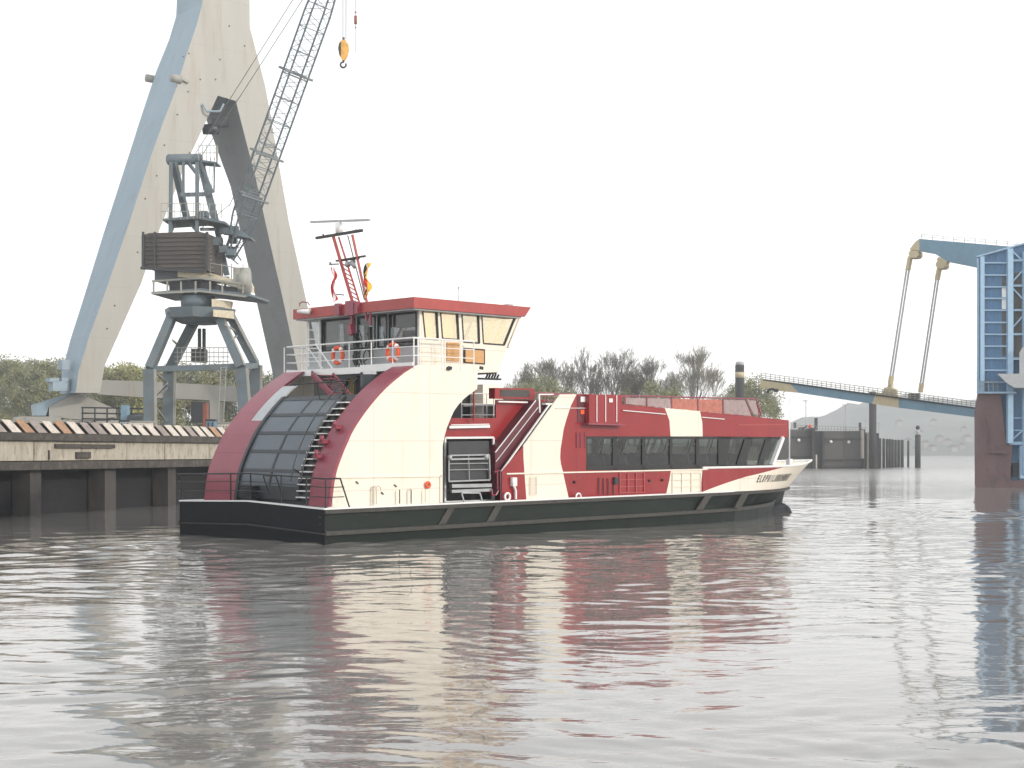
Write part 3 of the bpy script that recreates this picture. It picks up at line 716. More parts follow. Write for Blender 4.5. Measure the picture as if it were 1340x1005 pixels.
# tubes and cables hanging in front of the aft windows
tb = MB(); tb.bar(ST(461, 400, XR+.1), ST(461, 432, XR+.1), .10, .10); tb.bar(ST(459, 425, XR+.08), ST(461, 438, XR+.08), .2, .2)
tb.bar(ST(478, 400, XR+.1), ST(480, 420, XR+.1), .06, .06); tb.bar(ST(485, 400, XR+.1), ST(485, 425, XR+.1), .07, .07)
part(tb, 'mast_tube', M['maroon'])
tk = MB(); random.seed(4)
for k in range(9):
    x0_, x1_ = random.choice([(462, 466), (480, 486), (470, 478), (464, 472)]); y0_ = random.uniform(430, 450)
    pts = [ST(x0_, y0_, XR+.1)]
    for j in range(4): pts.append(ST(x0_+random.uniform(-5, 8), y0_+9*(j+1), XR+.12))
    tk.path(pts, .02)
tk.bar(ST(465, 436, XR+.15), ST(466, 478, XR+.15), .14, .1); tk.bar(ST(484, 428, XR+.15), ST(486, 470, XR+.15), .12, .1)
part(tk, 'winch_gear', M['black'])

# ---- mast with radar
XM = XR+.35
ms = MB()
a, b = ST(436, 309, XM-.2), ST(461.5, 396, XM+.3); ms.bar(a, b, .11, .11); ms.bar(a+V((.25, .02, 0)), b+V((.35, .05, 0)), .06, .06)
a2, b2_ = ST(461, 307, XM-.2), ST(480, 395, XM+.3); ms.bar(a2, b2_, .07, .07)
for t in (.35, .6, .8): ms.bar(a.lerp(b, t), a2.lerp(b2_, t), .03, .03) if t > .9 else None
for k in range(8): t = .4+.07*k; ms.tube(a.lerp(b, t), (a+V((.25, .02, 0))).lerp(b+V((.35, .05, 0)), t+.06), .02)
mo = part(ms, 'mast', M['roofred'])
cs = MB(); cs.bar(ST(414, 311.5, XM-.2), ST(474, 301.5, XM-.2), .09, .09); cs.bar(ST(440, 341.5, XM), ST(478, 335, XM), .06, .06); cs.bar(ST(445, 341, XM+.05), ST(470, 338, XM+.05), .06, .06)
cs.bar(ST(431, 346, XM), ST(443, 345.5, XM), .04, .04); cs.tube(ST(432, 346, XM), ST(432, 343, XM), .03); cs.tube(ST(455, 308, XM-.1), ST(477, 393, XM+.35), .022); cs.tube(ST(440, 385, XM+.2), ST(450, 386, XM+.2), .02)
for (px, py) in ((423, 306), (428, 307), (466, 300), (463, 301), (470, 300)): cs.tube(ST(px, py+3, XM-.2), ST(px, py, XM-.2), .03)
part(cs, 'mast_crossbar', M['black'], mo)
rd = MB(); c = ST(444, 297, XM-.1); rd.tube(c+V((0, 0, -.22)), c+V((0, 0, .12)), .13, .15, 12); rd.tube(c+V((0, .0, .12)), c+V((0, 0, .17)), .08, n=10); part(rd, 'radar_pedestal', M['white'], mo)
rd = MB(); rd.bar(ST(407, 290.5, XM-.1), ST(483.5, 287.8, XM-.1), .1, .07); part(rd, 'radar_scanner', M['steel'], mo)
hn = MB(); c = ST(455, 346, XM); hn.sphere(c, .11, 1, 10); c = ST(464, 346, XM); hn.tube(c+V((0, .12, .1)), c+V((0, 0, -.14)), .13, .03, 8); part(hn, 'mast_horn', M['steel'], mo)
# flags (things of their own hanging from the mast)
def flag(name, label, px, py0, py1, bands, wpx, seed):
    random.seed(seed); e_ = empty(name, label=label, cat='flag'); e_.matrix_world = BM @ Matrix.Translation(ST(px, py1, XM))
    base = ST(px, py1, XM); L = ST(px, py0, XM).z-base.z
    st = MB(); st.tube((0, .03, -.02), (0, .03, L+.25), .008); st.build('halyard', M['rope'], e_)
    mb = MB(); n = 12; ww = wpx/ (F/47)/.7
    for bi, m in enumerate(bands):
        mb.use(m); rows = []
        for i in range(n+1):
            z = L*i/n; row = []
            wv = ww*(.55+.45*sin(i*.8+seed)) if bi > 0 else ww*.6
            for j in range(5):
                t = (bi+j/4)/len(bands); row.append((.07*sin(6*t+i*.7+seed), -wv*t*1.3-.02*sin(i), z+(.0 if i else .02*j)))
            rows.append(row)
        mb.loft(rows, True)
    mb.build('flag_cloth', None, e_, fix=False); return e_
flag('flag', 'limp red flag with white marks hanging left of the ferry mast', 435, 350, 396, [M['flag_r'], M['flag_r'], M['white'], M['flag_r']], 5, 1)
flag('flag', 'bunched black red and gold flag hanging right of the ferry mast', 477, 345, 390, [M['flag_k'], M['flag_r'], M['flag_y']], 8, 5)
# lifebuoys on the bridge rail
def buoy(px, py, label):
    p = ST(px, py, XR+.06); e_ = empty('lifebuoy', label=label, cat='lifebuoy', group='lifebuoys on the bridge railing'); e_.matrix_world = BM @ Matrix.Translation(p)
    mb = MB(); mb.torus((0, 0, 0), .27, .07, (1, 0, 0)); mb.build('ring', M['orange'], e_)
    for k in range(4):
        mb = MB(); mb.torus((0, 0, 0), .27, .078, (1, 0, 0), 4, 8, k*pi/2-.16, k*pi/2+.16); mb.build('reflective_band', M['white'], e_)
buoy(442, 465, 'orange ring lifebuoy on the left of the white stern railing'); buoy(514, 461, 'orange ring lifebuoy on the right of the white stern railing, under the dark window')

# ---- midship recess
YI = -2.75
def I3(px, py, y=YI): return S3(px, py, y)
rw = MB(); rw.use(M['red'])
# recess wall in pieces round the black gangway opening
def wallpoly(mb, px, y, th=.05): mb.prism([I3(*p, y) for p in px], (0, th, 0))
wallpoly(rw, [(575, 547), (652, 547), (652, 572), (575, 573)], YI)
wallpoly(rw, [(649, 523), (712, 523), (712, 656), (646, 656), (646, 572), (652, 572), (652, 547), (649, 547)], YI)
rwo = part(rw, 'recess_wall')
vd = MB(); vd.box(SP(560, 600, YI)[0], SP(650, 600, YI)[0], YI+.3, YI+.34, 1.06, 3.4); vd.box(SP(579, 600, YS)[0]+.0, SP(579, 600, YS)[0]+.05, YS+.1, YI+.3, 1.08, 3.2); part(vd, 'gangway_backing', M['black'])
gf = MB()
def fr4(mb, px, y, t):
    P = [I3(*p, y) for p in px]
    for i in range(len(P)): mb.bar(P[i], P[(i+1) % len(P)], t, t, up=(0, 1, 0))
fr4(gf, [(582, 573), (645.5, 572.5), (645.5, 655), (582, 657)], YI-.03, .07); gwf = part(gf, 'gangway_frame', M['white'])
gg = MB(); 
gg.prism([I3(587, 578, YI-.2), I3(640, 577, YI-.2), I3(641, 628, YI-.3), I3(587, 630, YI-.3)], (0, .06, 0)); part(gg, 'folded_gangway', M['dark'])
gg = MB(); fr4(gg, [(587, 596), (640, 595), (641, 628), (587, 630)], YI-.38, .05)
for (a, b) in (((613, 596), (614, 629)), ((587, 607), (640, 606)), ((587, 615), (640, 614))): gg.bar(I3(*a, YI-.36), I3(*b, YI-.36), .025, .03, up=(0, 1, 0))
gg.bar(I3(589, 601, YI-.42), I3(638, 600, YI-.42), .06, .06); gg.bar(I3(590, 636, YI-.45), I3(642, 635, YI-.45), .12, .12); gg.bar(I3(590, 643, YI-.45), I3(642, 641, YI-.45), .1, .1)
part(gg, 'gangway_rails', M['steel'])
gg = MB(); fr4(gg, [(604, 645), (628, 645), (631, 656), (607, 656)], YI-.5, .04); gg.tube(I3(588, 596, YI-.45), I3(589, 601, YI-.45), .08, n=8); gg.tube(I3(636, 595, YI-.45), I3(637, 600, YI-.45), .08, n=8); part(gg, 'gangway_step', M['greyp'])
# strip lights / pipes on the recess wall
pp = MB(); pp.bar(I3(587, 559, YI-.08), I3(640, 558, YI-.08), .09, .09); pp.bar(I3(590, 556, YI-.05), I3(640, 555, YI-.05), .03, .03); part(pp, 'white_pipe', M['white'])
pp = MB(); pp.tube(I3(620, 552, YI-.2), I3(620, 508, YI-.2), .035); pp.tube(I3(620, 512, YI-.2), I3(625, 507, YI-.2), .035); part(pp, 'red_stanchion', M['red'])
# upper deck rail and cabin end seen through the gap
ur = MB(); yr = -1.2
ud = MB(); ud.box(SP(580, 548, YI)[0], SP(716, 548, YI)[0], YI+.06, 2.9, SP(600, 548, YI)[1]-.06, SP(600, 548, YI)[1]-.003); part(ud, 'upper_deck', M['deck'])
for py in (515, 529, 543): ur.tube(I3(604, py, yr), I3(650, py, yr), .022)
for px in (604, 632, 637, 646): ur.tube(I3(px, 515, yr), I3(px, 549, yr), .025)
part(ur, 'upper_deck_rail', M['white'])
cbn = MB(); cbn.prism([I3(632, 503, .2), I3(658, 503, .2), I3(658, 550, .2), I3(632, 550, .2)], (0, 1.4, 0)); part(cbn, 'upper_cabin', M['cream'])
cbd = MB(); cbd.prism([I3(606, 516, .9), I3(631, 516, .9), I3(631, 548, .9), I3(606, 548, .9)], (0, .8, 0)); part(cbd, 'vent_casing', M['dark'])
bk = MB(); c = S3(626, 495, -3.0); bk.box(c.x-.05, c.x+1.0, -3.1, -2.9, c.z-.04, c.z+.02)
for k in range(5): bk.tube(c+V((.35+.13*k, 0, .0)), c+V((.40+.13*k, -.05, .16+.03*(k % 2))), .04, n=6)
part(bk, 'navigation_lamp_bracket', M['black'])
# destination board
sg_ = MB(); y = -2.95; sg_.prism([I3(647.5, 507.5, y), I3(699.5, 508.5, y), I3(699.5, 522.5, y), I3(647.5, 521.5, y)], (0, .3, 0)); sgo = part(sg_, 'destination_board', M['red'])
s2 = MB(); s2.prism([I3(655, 510, y-.012), I3(693.5, 510.5, y-.012), I3(693.5, 519.5, y-.012), I3(655, 519, y-.012)], (0, .01, 0)); part(s2, 'display', M['screen'], sgo)
s3 = MB(); s3.bar(I3(652, 525.5, y), I3(690, 526.5, y), .06, .05); part(s3, 'board_rail', M['white'], sgo)
# inclined staircase
sc = MB(); y = -3.2
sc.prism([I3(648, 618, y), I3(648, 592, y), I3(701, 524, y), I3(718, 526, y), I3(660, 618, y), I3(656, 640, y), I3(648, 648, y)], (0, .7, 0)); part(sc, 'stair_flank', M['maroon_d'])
sc = MB(); sc.bar(I3(648, 592, y-.02), I3(701, 524, y-.02), .03, .03); sc.bar(I3(649, 604, y-.02), I3(704, 533, y-.02), .02, .02); sc.bar(I3(656, 617, y-.2), I3(720, 528, y-.2), .05, .05); sc.tube(I3(656, 617, y-.2), I3(656, 655, y-.2), .025)
sc.bar(I3(705, 516, y), I3(706, 540, y), .06, .06); sc.bar(I3(705, 516, y), I3(724, 516, y), .04, .04); part(sc, 'stair_handrail', M['white'])
sc = MB()
for k in range(14):
    t = (k+.5)/14; p = I3(658, 620, y-.15).lerp(I3(716, 538, y-.15), t); sc.bar(p, p+V((.12, 0, 0)), .12, .05)
part(sc, 'stair_tread', M['black'])
gr_ = MB(); yq = YI-.55; gr_.path([I3(647, 618, yq), I3(654, 616, yq), I3(655, 636, yq), I3(649, 648, yq), I3(644, 648, yq), I3(644, 640, yq)], .03); gr_.tube(I3(651, 618, yq), I3(651, 640, yq), .03); part(gr_, 'red_grab_rail', M['maroon'])

# ---- saloon side walls with cream stripes
zk = 2.0
def saloon(sg):
    def P3(pl, y=YS): return [V((p.x, p.y*sg, p.z)) for p in [S3(*q, y) for q in pl]]
    # aft lower red triangle
    mb = MB(); mb.prism(P3([(657, 617), (684.8, 583.5), (685, 599), (689, 656), (657, 656)]), (0, .06*sg, 0)); o = part(mb, 'saloon_aft_plating', M['red'])
    mb = MB(); mb.prism(P3([(733.5, 516), (754.5, 516), (747, 531), (741.5, 547.7), (737.5, 562), (735.5, 575.5), (733.5, 588), (733, 599.4), (734.2, 608), (736.5, 617), (740, 633), (744.5, 653), (689, 656), (685, 599), (684.8, 583.5)]), (0, .06*sg, 0)); part(mb, 'cream_diagonal_stripe', M['cream'])
    # red field between stripe and windows + lower wall
    mb = MB(); mb.prism(P3([(754.5, 516), (767, 516), (767, 650.5), (744.5, 652), (740, 633), (736.5, 617), (734.2, 608), (733, 599.4), (733.5, 588), (735.5, 575.5), (737.5, 562), (741.5, 547.7), (747, 531)]), (0, .06*sg, 0))
    mb.prism(P3([(767, 615.5), (878, 615.5), (876, 628), (872, 645.5), (767, 650.5)]), (0, .06*sg, 0))
    mb.prism(P3([(767, 516), (814, 517), (814, 529), (870, 534), (876, 550), (877.5, 571), (767, 571)]), (0, .06*sg, 0))
    part(mb, 'saloon_plating', M['red'])
    mb = MB(); mb.prism(P3([(870, 534), (916, 538), (919, 552), (919.5, 571), (877.5, 571), (876, 550)]), (0, .06*sg, 0))
    mb.prism(P3([(878, 615.5), (919.5, 614), (918, 628), (916.5, 643.5), (872, 645.5), (876, 628)]), (0, .06*sg, 0)); part(mb, 'cream_forward_stripe', M['cream'])
    mb = MB(); mb.prism(P3([(916, 538), (1032, 550), (1031.5, 572), (919.5, 571), (919, 552)]), (0, .06*sg, 0))
    mb.prism(P3([(919.5, 614), (985, 613), (985, 641), (916.5, 643.5), (918, 628)]), (0, .06*sg, 0)); part(mb, 'saloon_forward_plating', M['red'])
    # window band
    tops = [(768.5, 802), (807.5, 840.5), (844, 876.5), (880, 911), (915, 940)]
    wb_ = MB(); yw = YS+.02
    def pz(pl): return P3(pl, yw)
    ed = [767]+[v for t in tops for v in t]
    for a, b in zip(ed[0::2], ed[1::2]): wb_.prism(pz([(a, 571), (b, 571), (b, 615.3), (a, 615.3)]), (0, .05*sg, 0))
    wb_.prism(pz([(940, 571), (957, 571), (949, 614.5), (940, 614.8)]), (0, .05*sg, 0)); wb_.prism(pz([(976, 571), (985.5, 571), (973.5, 614), (962, 614.3)]), (0, .05*sg, 0)); wb_.prism(pz([(1003.5, 571), (1010, 571), (998, 613), (990, 613.4)]), (0, .05*sg, 0))
    wb_.prism(pz([(767, 609), (1012, 608), (1010, 613), (767, 615.3)]), (0, .049*sg, 0)); wb_.prism(pz([(767, 570.9), (1030, 571.5), (1029, 575), (767, 574)]), (0, .049*sg, 0))
    wo = part(wb_, 'window_frames', M['black'])
    panes_ = [[(a, 574), (b, 574), (b, 609.3), (a, 609.3)] for a, b in tops]+[[(957, 574), (976, 574), (963, 609), (950, 609)], [(985.5, 574), (1003.5, 574), (991, 608.6), (974.5, 608.8)], [(1010, 574), (1028, 575), (1013, 608), (999, 608.4)]]
    for pl in panes_:
        g_ = MB(); g_.add(P3(pl, YS+.06), [(0, 1, 2, 3)]); part(g_, 'window_pane', M['gwin'], wo, fix=False)
    br = MB()
    for a, b in tops[:4]: br.bar(*[p for p in P3([(a, 581), (b, 581)], YS+.01)], .03, .03)
    part(br, 'hopper_bar', M['dark'], wo)
    mb = MB(); mb.bar(*P3([(1024, 572), (1010, 609)], YS-.02), .16, .16); part(mb, 'front_corner_post', M['white'])
    mb = MB(); mb.bar(*P3([(440, 624.6), (579, 622.8)], YS-.02), .04, .05); mb.bar(*P3([(663, 620), (955, 613.5)], YS-.02), .05, .05); part(mb, 'knuckle_rail', M['cream'])
saloon(1); saloon(-1)
# saloon roof, floor, front
xs0 = SP(716, 516)[0]; xs1 = SP(814, 529)[0]; xs2 = SP(1032, 550)[0]; z1 = SP(814, 529)[1]; z2 = SP(1032, 550)[1]
ro = MB(); ro.hexa([(xs0, YS+.06, z1-.08), (xs1, YS+.06, z1-.08), (xs1, -YS-.06, z1-.08), (xs0, -YS-.06, z1-.08), (xs0, YS+.06, z1-.02), (xs1, YS+.06, z1-.02), (xs1, -YS-.06, z1-.02), (xs0, -YS-.06, z1-.02)])
ro.hexa([(xs1, YS+.06, z1-.08), (xs2, YS+.06, z2-.08), (xs2, -YS-.06, z2-.08), (xs1, -YS-.06, z1-.08), (xs1, YS+.06, z1-.02), (xs2, YS+.06, z2-.02), (xs2, -YS-.06, z2-.02), (xs1, -YS-.06, z1-.02)])
ro.box(xs0, xs2, YS+.08, -YS-.08, 3.30, 3.36)
part(ro, 'saloon_roof', M['white'])
fv = MB(); zt_, zb_ = z2, SP(1031, 572)[1]; xf = SP(1031, 572)[0]
plan = [(xs2, YS), (xs2+1.6, -1.9), (xs2+1.9, 0), (xs2+1.6, 1.9), (xs2, -YS)]
fv.loft([[(x, y, zt_-.003) for x, y in plan], [(x, y, zb_) for x, y in plan]]); fv.add([(x, y, zt_-.003) for x, y in plan], [tuple(range(5))])
part(fv, 'front_visor', M['maroon'])
fv = MB(); 
fv.loft([[(x-.05, y*.97, zb_) for x, y in plan], [(x-1.0, y*.97, 2.0) for x, y in plan]]); part(fv, 'front_window', M['gwin'])
fl = MB(); fl.box(xs0, xs2-1.0, YS+.1, -YS-.1, 1.5, 1.55); fl.box(xs0+.9, xs0+.95, YS+.1, -YS-.1, 1.5, 3.3); part(fl, 'saloon_floor', M['dark'])
lw = MB(); lw.loft([[(x-1.0, y*.97, 2.0) for x, y in plan], [(x-1.0, y*.97, 1.1) for x, y in plan]]); part(lw, 'front_lower_wall', M['cream'])
for k in range(8):
    dg = MB(); x = SP(775, 600)[0]+1.42*k; dg.bar((x, -.6, 1.6), (x+.75, -.6, 3.25), .05, .05); dg.bar((x+.22, -.6, 1.6), (x+.97, -.6, 3.25), .05, .05); part(dg, 'saloon_grab_pole', M['greyp'])
stt = MB()
for k in range(9):
    x = SP(770, 600)[0]+1.25*k
    for y in (-2.7, -1.5, 1.5, 2.7): stt.box(x, x+.45, y-.45, y+.45, 1.55, 2.02); stt.prism([(x, y-.45, 2.02), (x+.1, y-.45, 2.02), (x-.05, y-.45, 2.55), (x-.15, y-.45, 2.55)], (0, .9, 0))
part(stt, 'saloon_seat', M['seat'])
# fittings on the side
vb = MB(); P = [(771, 516), (812, 517.5), (812, 554), (771, 554)]; vb.prism([S3(*p, YS-.22) for p in P], (0, .22, 0)); vbo = part(vb, 'fender_casing', M['red'])
vs_ = MB()
for px in (781, 792.5, 807): vs_.bar(S3(px, 517, YS-.24), S3(px, 552, YS-.24), .035, .02, up=(0, 1, 0))
part(vs_, 'casing_strip', M['white'], vbo)
vs_ = MB(); vs_.bar(S3(766, 554.5, YS-.2), S3(816, 556, YS-.2), .3, .06); part(vs_, 'casing_shelf', M['maroon'], vbo)
vs_ = MB(); vs_.prism([S3(797, 521.5, YS-.235), S3(801.5, 521.5, YS-.235), S3(801.5, 526.5, YS-.235), S3(797, 526.5, YS-.235)], (0, -.012, 0)); part(vs_, 'notice_plate', M['white'], vbo)
sq = MB()
for (a, b, c, d, m, nm) in ((756, 518, 770, 553, 'maroon_d', 'recessed_locker'), (760, 519, 766, 526, 'white', 'notice_plate'), (760, 536, 765, 542, 'orange', 'alarm_plate')):
    mb = MB(); off = .015 if m == 'maroon_d' else .03
    mb.prism([S3(a, b, YS-off), S3(c, b, YS-off), S3(c, d, YS-off), S3(a, d, YS-off)], (0, .012, 0)); part(mb, nm, M[m])
mb = MB()
for k in range(6): mb.bar(S3(754+.8*(k % 1), 568+3*k, YS-.02), S3(766, 568+3*k, YS-.02), .02, .02)
for px in (755, 760, 766): mb.bar(S3(px, 566, YS-.03), S3(px, 586, YS-.03), .02, .02)
part(mb, 'side_grating', M['maroon'])
mb = MB()
for r in range(8): mb.bar(S3(694, 627+2.6*r, YS-.02), S3(701, 627+2.6*r-.1, YS-.02), .025, .025)
fr4(mb, [(693, 625), (702, 624.5), (702, 647), (693, 647.5)], YS-.02, .025); part(mb, 'louvre_grille', M['cream_l'])
mb = MB()
for (x0_, x1_, n_) in ((811, 843, 4), (880, 917, 4)):
    for k in range(n_): 
        px = x0_+(x1_-x0_)*k/(n_-1); mb.bar(S3(px, 619, YS-.03), S3(px, 645, YS-.03), .03, .03)
    for py in (619, 628, 637, 645): mb.bar(S3(x0_, py, YS-.03), S3(x1_, py-.8, YS-.03), .025, .025)
part(mb, 'access_grille', M['cream_l'])
bpy.data.objects['access_grille'].data.materials[0] = mat('pink red grille paint', (.45, .10, .10), .5)
mb = MB()
for px in (784, 790, 796, 803): mb.tube(S3(px, 622+random.uniform(0, 5), YS-.04), S3(px, 647, YS-.04), .02)
mb.box(SP(802, 630)[0], SP(807, 630)[0], YS-.1, YS, 1.5, 1.75)
for (px, py) in ((752, 631), (850, 629), (867, 628), (935, 632)): mb.tube(S3(px, py, YS-.06), S3(px, py, YS), .05, n=8)
part(mb, 'deck_pipe', M['dark'])
mb = MB(); mb.path([S3(671, 625, YS-.1), S3(671, 632, YS-.1), S3(675, 642, YS-.1), S3(675, 653, YS-.1)], .045); mb.box(SP(668, 630)[0], SP(673, 630)[0], YS-.14, YS, 1.55, 1.85); mb.torus(S3(664, 650, YS-.1), .12, .04, (0, 1, 0)); mb.torus(S3(757, 650, YS-.2), .12, .03, (0, 1, 0)); part(mb, 'mooring_fitting', M['white'])
mb = MB()
for (px, a, b) in ((523, 640, 659), (538, 640, 659), (557, 640, 657), (490, 637, 660), (493, 637, 660)): mb.tube(S3(px, a, YS-.15), S3(px, b, YS-.15), .03 if px < 500 or px > 550 else .022)
mb.tube(S3(538, 640, YS-.15), S3(545, 638, YS-.15), .025); mb.path([S3(490, 637, YS-.15), S3(493, 635, YS-.15), S3(498, 637, YS-.15), S3(499, 642, YS-.15)], .03)
mb.box(SP(575, 640)[0], SP(578, 640)[0], YS-.04, YS, 1.1, 2.0)
part(mb, 'tower_pipework', M['cream_l'])
mb = MB()
for (px, py) in ((523, 641), (538, 641)): mb.tube(S3(px, py, YS-.17), S3(px, 659, YS-.17), .018)
for (px, py) in ((516, 634), (466, 630), (499, 644)): mb.bar(S3(px, py, YS-.03), S3(px+3, py+3, YS-.03), .03, .03)
for (px, py) in ((587, 481), (628, 481), (585, 482)): mb.bar(S3(px, py, YS-.04), S3(px+4, py+1, YS-.04), .05, .1)
part(mb, 'small_deck_fitting', M['black'])
mb = MB(); mb.torus(S3(560, 634.5, YS-.06), .085, .04, (0, 1, 0)); part(mb, 'fire_valve', M['orange'])
# handrail lines on upper wall
mb = MB(); mb.bar(S3(815, 537, YS-.05), S3(871, 542, YS-.05), .03, .03); mb.bar(S3(919, 546, YS-.05), S3(948, 548.5, YS-.05), .03, .03); mb.bar(S3(727, 534, YS-.03), S3(768, 534, YS-.03), .03, .02); part(mb, 'grab_rail', M['white'])
mb = MB(); mb.bar(S3(965, 556, YS-.01), S3(1029, 555.5, YS-.01), .03, .05); part(mb, 'drip_rail', M['roofred'])
# upper deck fence with canvas panels, rail above
xs = [817, 846, 878.5, 913, 946]; tb_ = lambda px: (518.5+(px-817)*.02, interp([(814, 529), (1032, 550)], px))
fe = MB()
def fpost(px, px2=None): a = S3(px if px2 is None else px2, tb_(px)[0], YS+.1); b = S3(px, tb_(px)[1]+1, YS+.1); fe.tube(a, b, .03)
for px in xs: fpost(px)
fpost(985, 975); fpost(994, 989 if False else 990)
fe.tube(S3(755, 516.5, YS+.1), S3(990, 522, YS+.1), .03); fe.tube(S3(990, 522, YS+.1), S3(996, 544, YS+.1), .03)
for px in (707, 716, 724, 733): fe.tube(S3(px, 517, -.8), S3(px, 530, -.8), .02)
fe.tube(S3(700, 517, -.8), S3(760, 517, -.8), .02); fe.tube(S3(700, 524, -.8), S3(760, 524, -.8), .015)
for sgy in (3.3,):
    fe.tube((xs1-3, sgy, z1+.72), (xs2-2.5, sgy, z1+.55), .025)
    for k in range(9): x = xs1-3+k*1.45; fe.tube((x, sgy, z1-.4), (x, sgy, z1+.68), .02)
part(fe, 'upper_fence', M['maroon'])
for (a, b, m) in ((819, 845, 'canvas_g'), (847.5, 877, 'canvas_g'), (880, 912, 'canvas_o'), (914.5, 944.5, 'canvas_o'), (947.5, 976, 'canvas_g')):
    mb = MB(); b2x = b+ (8 if b == 976 else 0)
    mb.prism([S3(a, tb_(a)[0]+2, YS+.1), S3(b, tb_(b)[0]+2, YS+.1), S3(b2x, tb_(b2x)[1]-1, YS+.1), S3(a, tb_(a)[1]-1, YS+.1)], (0, .02, 0)); part(mb, 'canvas_screen', M[m])
mb = MB(); mb.prism([S3(978, 524, YS+.1), S3(988, 524, YS+.1), S3(994, 543, YS+.1), S3(986, 542, YS+.1)], (0, .02, 0)); part(mb, 'canvas_screen', M['canvas_g'])
# stern railing, black
br = MB(); zr_ = 1.98
def sy(px): return ST(px, 630, .1).y
L = [(.1, sy(232)), (.1, sy(302)), (.1, sy(328)), (.1, sy(368)), (.1, sy(403)), (.1, -3.98)]
for z, r in ((zr_, .026), (1.72, .015), (1.42, .015)):
    br.path([(x, y, z+camb(y)*.8) for x, y in L], r); br.tube((.1, -3.98, z), (.65 if z > 1.9 else .8, -3.98, z), r); br.tube((.1, 3.98, z), (3.0, 3.98, z), r)
for px in (238, 302, 328, 368, 401): y = sy(px); br.tube((.1, y, 1.06+camb(y)), (.1, y, zr_+camb(y)*.8), .026)
br.tube((.1, -3.98, 1.06), (.1, -3.98, zr_), .026); br.tube((.65, -3.98, zr_), (1.0, -3.98, 1.1), .026)
for k in range(3): br.tube((1+k, 3.98, 1.06), (1+k, 3.98, zr_), .02)
part(br, 'stern_railing', M['black'])
# fender rolls and box on the stern deck
fb = MB(); 
for k in range(6): fb.box(.35, .75, ST(328, 650, .35).y, ST(313, 650, .35).y, 1.16+.09*k, 1.21+.09*k)
part(fb, 'deck_grating_box', M['dark'])

exec_after = []
# ================================================================= QUAY
random.seed(11)
qd = V((3.7, 13.6, 0)).normalized(); qn = V((qd.y, -qd.x, 0))     # along, outward to the water
Q0 = V((QX(20), 20, 0)); QL = 155
quay = empty('quay_wall', Q0, math.atan2(qd.y, qd.x), 'stained concrete and timber quay on piles with slanted planks along its top', 'quay')
def part_q(mb, nm, m=None):
    for o in split_build(mb, nm, m): o.parent = quay
# local frame: x along quay, y to land (left), z up ; outward is -y
mb = MB(); x = 0
while x < QL:
    l = random.uniform(3.6, 5.2); mb.box(x, x+l-.06, 0.0, 1.0, 2.42, 3.28); x += l
part_q(mb, 'concrete_beam', M['conc'])
mb = MB(); x = 0
while x < QL:
    l = random.uniform(3.6, 5.2); mb.box(x, x+l-.04, -.35, .9, 2.02, 2.38); x += l
mb.box(0, QL, -.2, .8, 3.30, 3.62); part_q(mb, 'timber_waler', M['timber'])
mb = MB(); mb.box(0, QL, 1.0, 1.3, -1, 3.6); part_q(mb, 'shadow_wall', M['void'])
mb = MB(); mb.box(0, QL, 2.2, 2.4, 3.6, 3.85); mb.box(0, QL, .8, 12, 3.70, 3.83); part_q(mb, 'crane_rail_kerb', M['timber'])
xx = 2.0; k = 0
while xx < 110:
    mb = MB(); w_ = .42 if k % 2 else .5
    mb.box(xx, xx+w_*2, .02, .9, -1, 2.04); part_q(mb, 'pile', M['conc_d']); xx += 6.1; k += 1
for i, (a, b) in enumerate(((33, 36.2),)):
    pass
mb = MB(); mb.box(46.5, 51.5, -.12, -.003, 2.98, 3.16); mb.box(48.2, 49.4, -.1, -.003, 2.5, 2.8)
for q_ in range(16): x = 20+random.uniform(0, 70); mb.box(x, x+.1, -.06, -.003, 2.45, random.uniform(2.7, 3.1))
part_q(mb, 'rubbing_timber', M['timber'])
x = 30.0; i = 0
while x < 83 and i < 96:
    m = random.choice([M['plate_a'], M['plate_a'], M['plate_c'], M['plate_b'], M['plate_c'], M['plate_a']])
    mb = MB(); mb.prism([(x, -.18, 3.64), (x+.68, -.18, 3.64), (x+.50, .25, 4.17+random.uniform(-.02, .03)), (x-.16, .25, 4.17)], (0, .06, 0.02)); part_q(mb, 'slanted_plank', m)
    x += 1.0+random.uniform(-.05, .05); i += 1
mb = MB(); mb.box(20, 95, .34, .6, 3.62, 4.08); part_q(mb, 'plank_backing', M['timber'])

# ================================================================= GANTRY CRANE (A frame leg, beige, sides coloured for shade)
Yg = 150.0
def raypt(px, py): return V(((px-670)/F, 1, (HOR-py)/F))
class Plane:
    """vertical plane through world point P with horizontal direction a"""
    def __init__(s, P, a): s.P = V(P); s.a = V((a[0], a[1], 0)).normalized(); s.n = V((s.a.y, -s.a.x, 0))
    def __call__(s, px, py):
        d = raypt(px, py); o = V((0, 0, H)); t = (s.P-o).dot(s.n)/d.dot(s.n); return o+d*t
gp = Plane((gx(230, Yg), Yg, 0), (cos(radians(40)), sin(radians(40))))
ge = V((-sin(radians(40))*1.0, cos(radians(40)), 0)); TG = 7.6*ge       # thickness direction: back-left
gantry = empty('gantry_crane', gp(140, 560)*1.0, 0, 'giant beige A-frame gantry crane leg with shade-coloured blue grey sides towering over the quay', 'gantry crane'); gantry.location.z = GZ
def part_g(mb, nm, m=None, parent=gantry, lab=None):
    for o in split_build(mb, nm, m): o.data.transform(Matrix.Translation(-gantry.location)); o.parent = parent
    return o
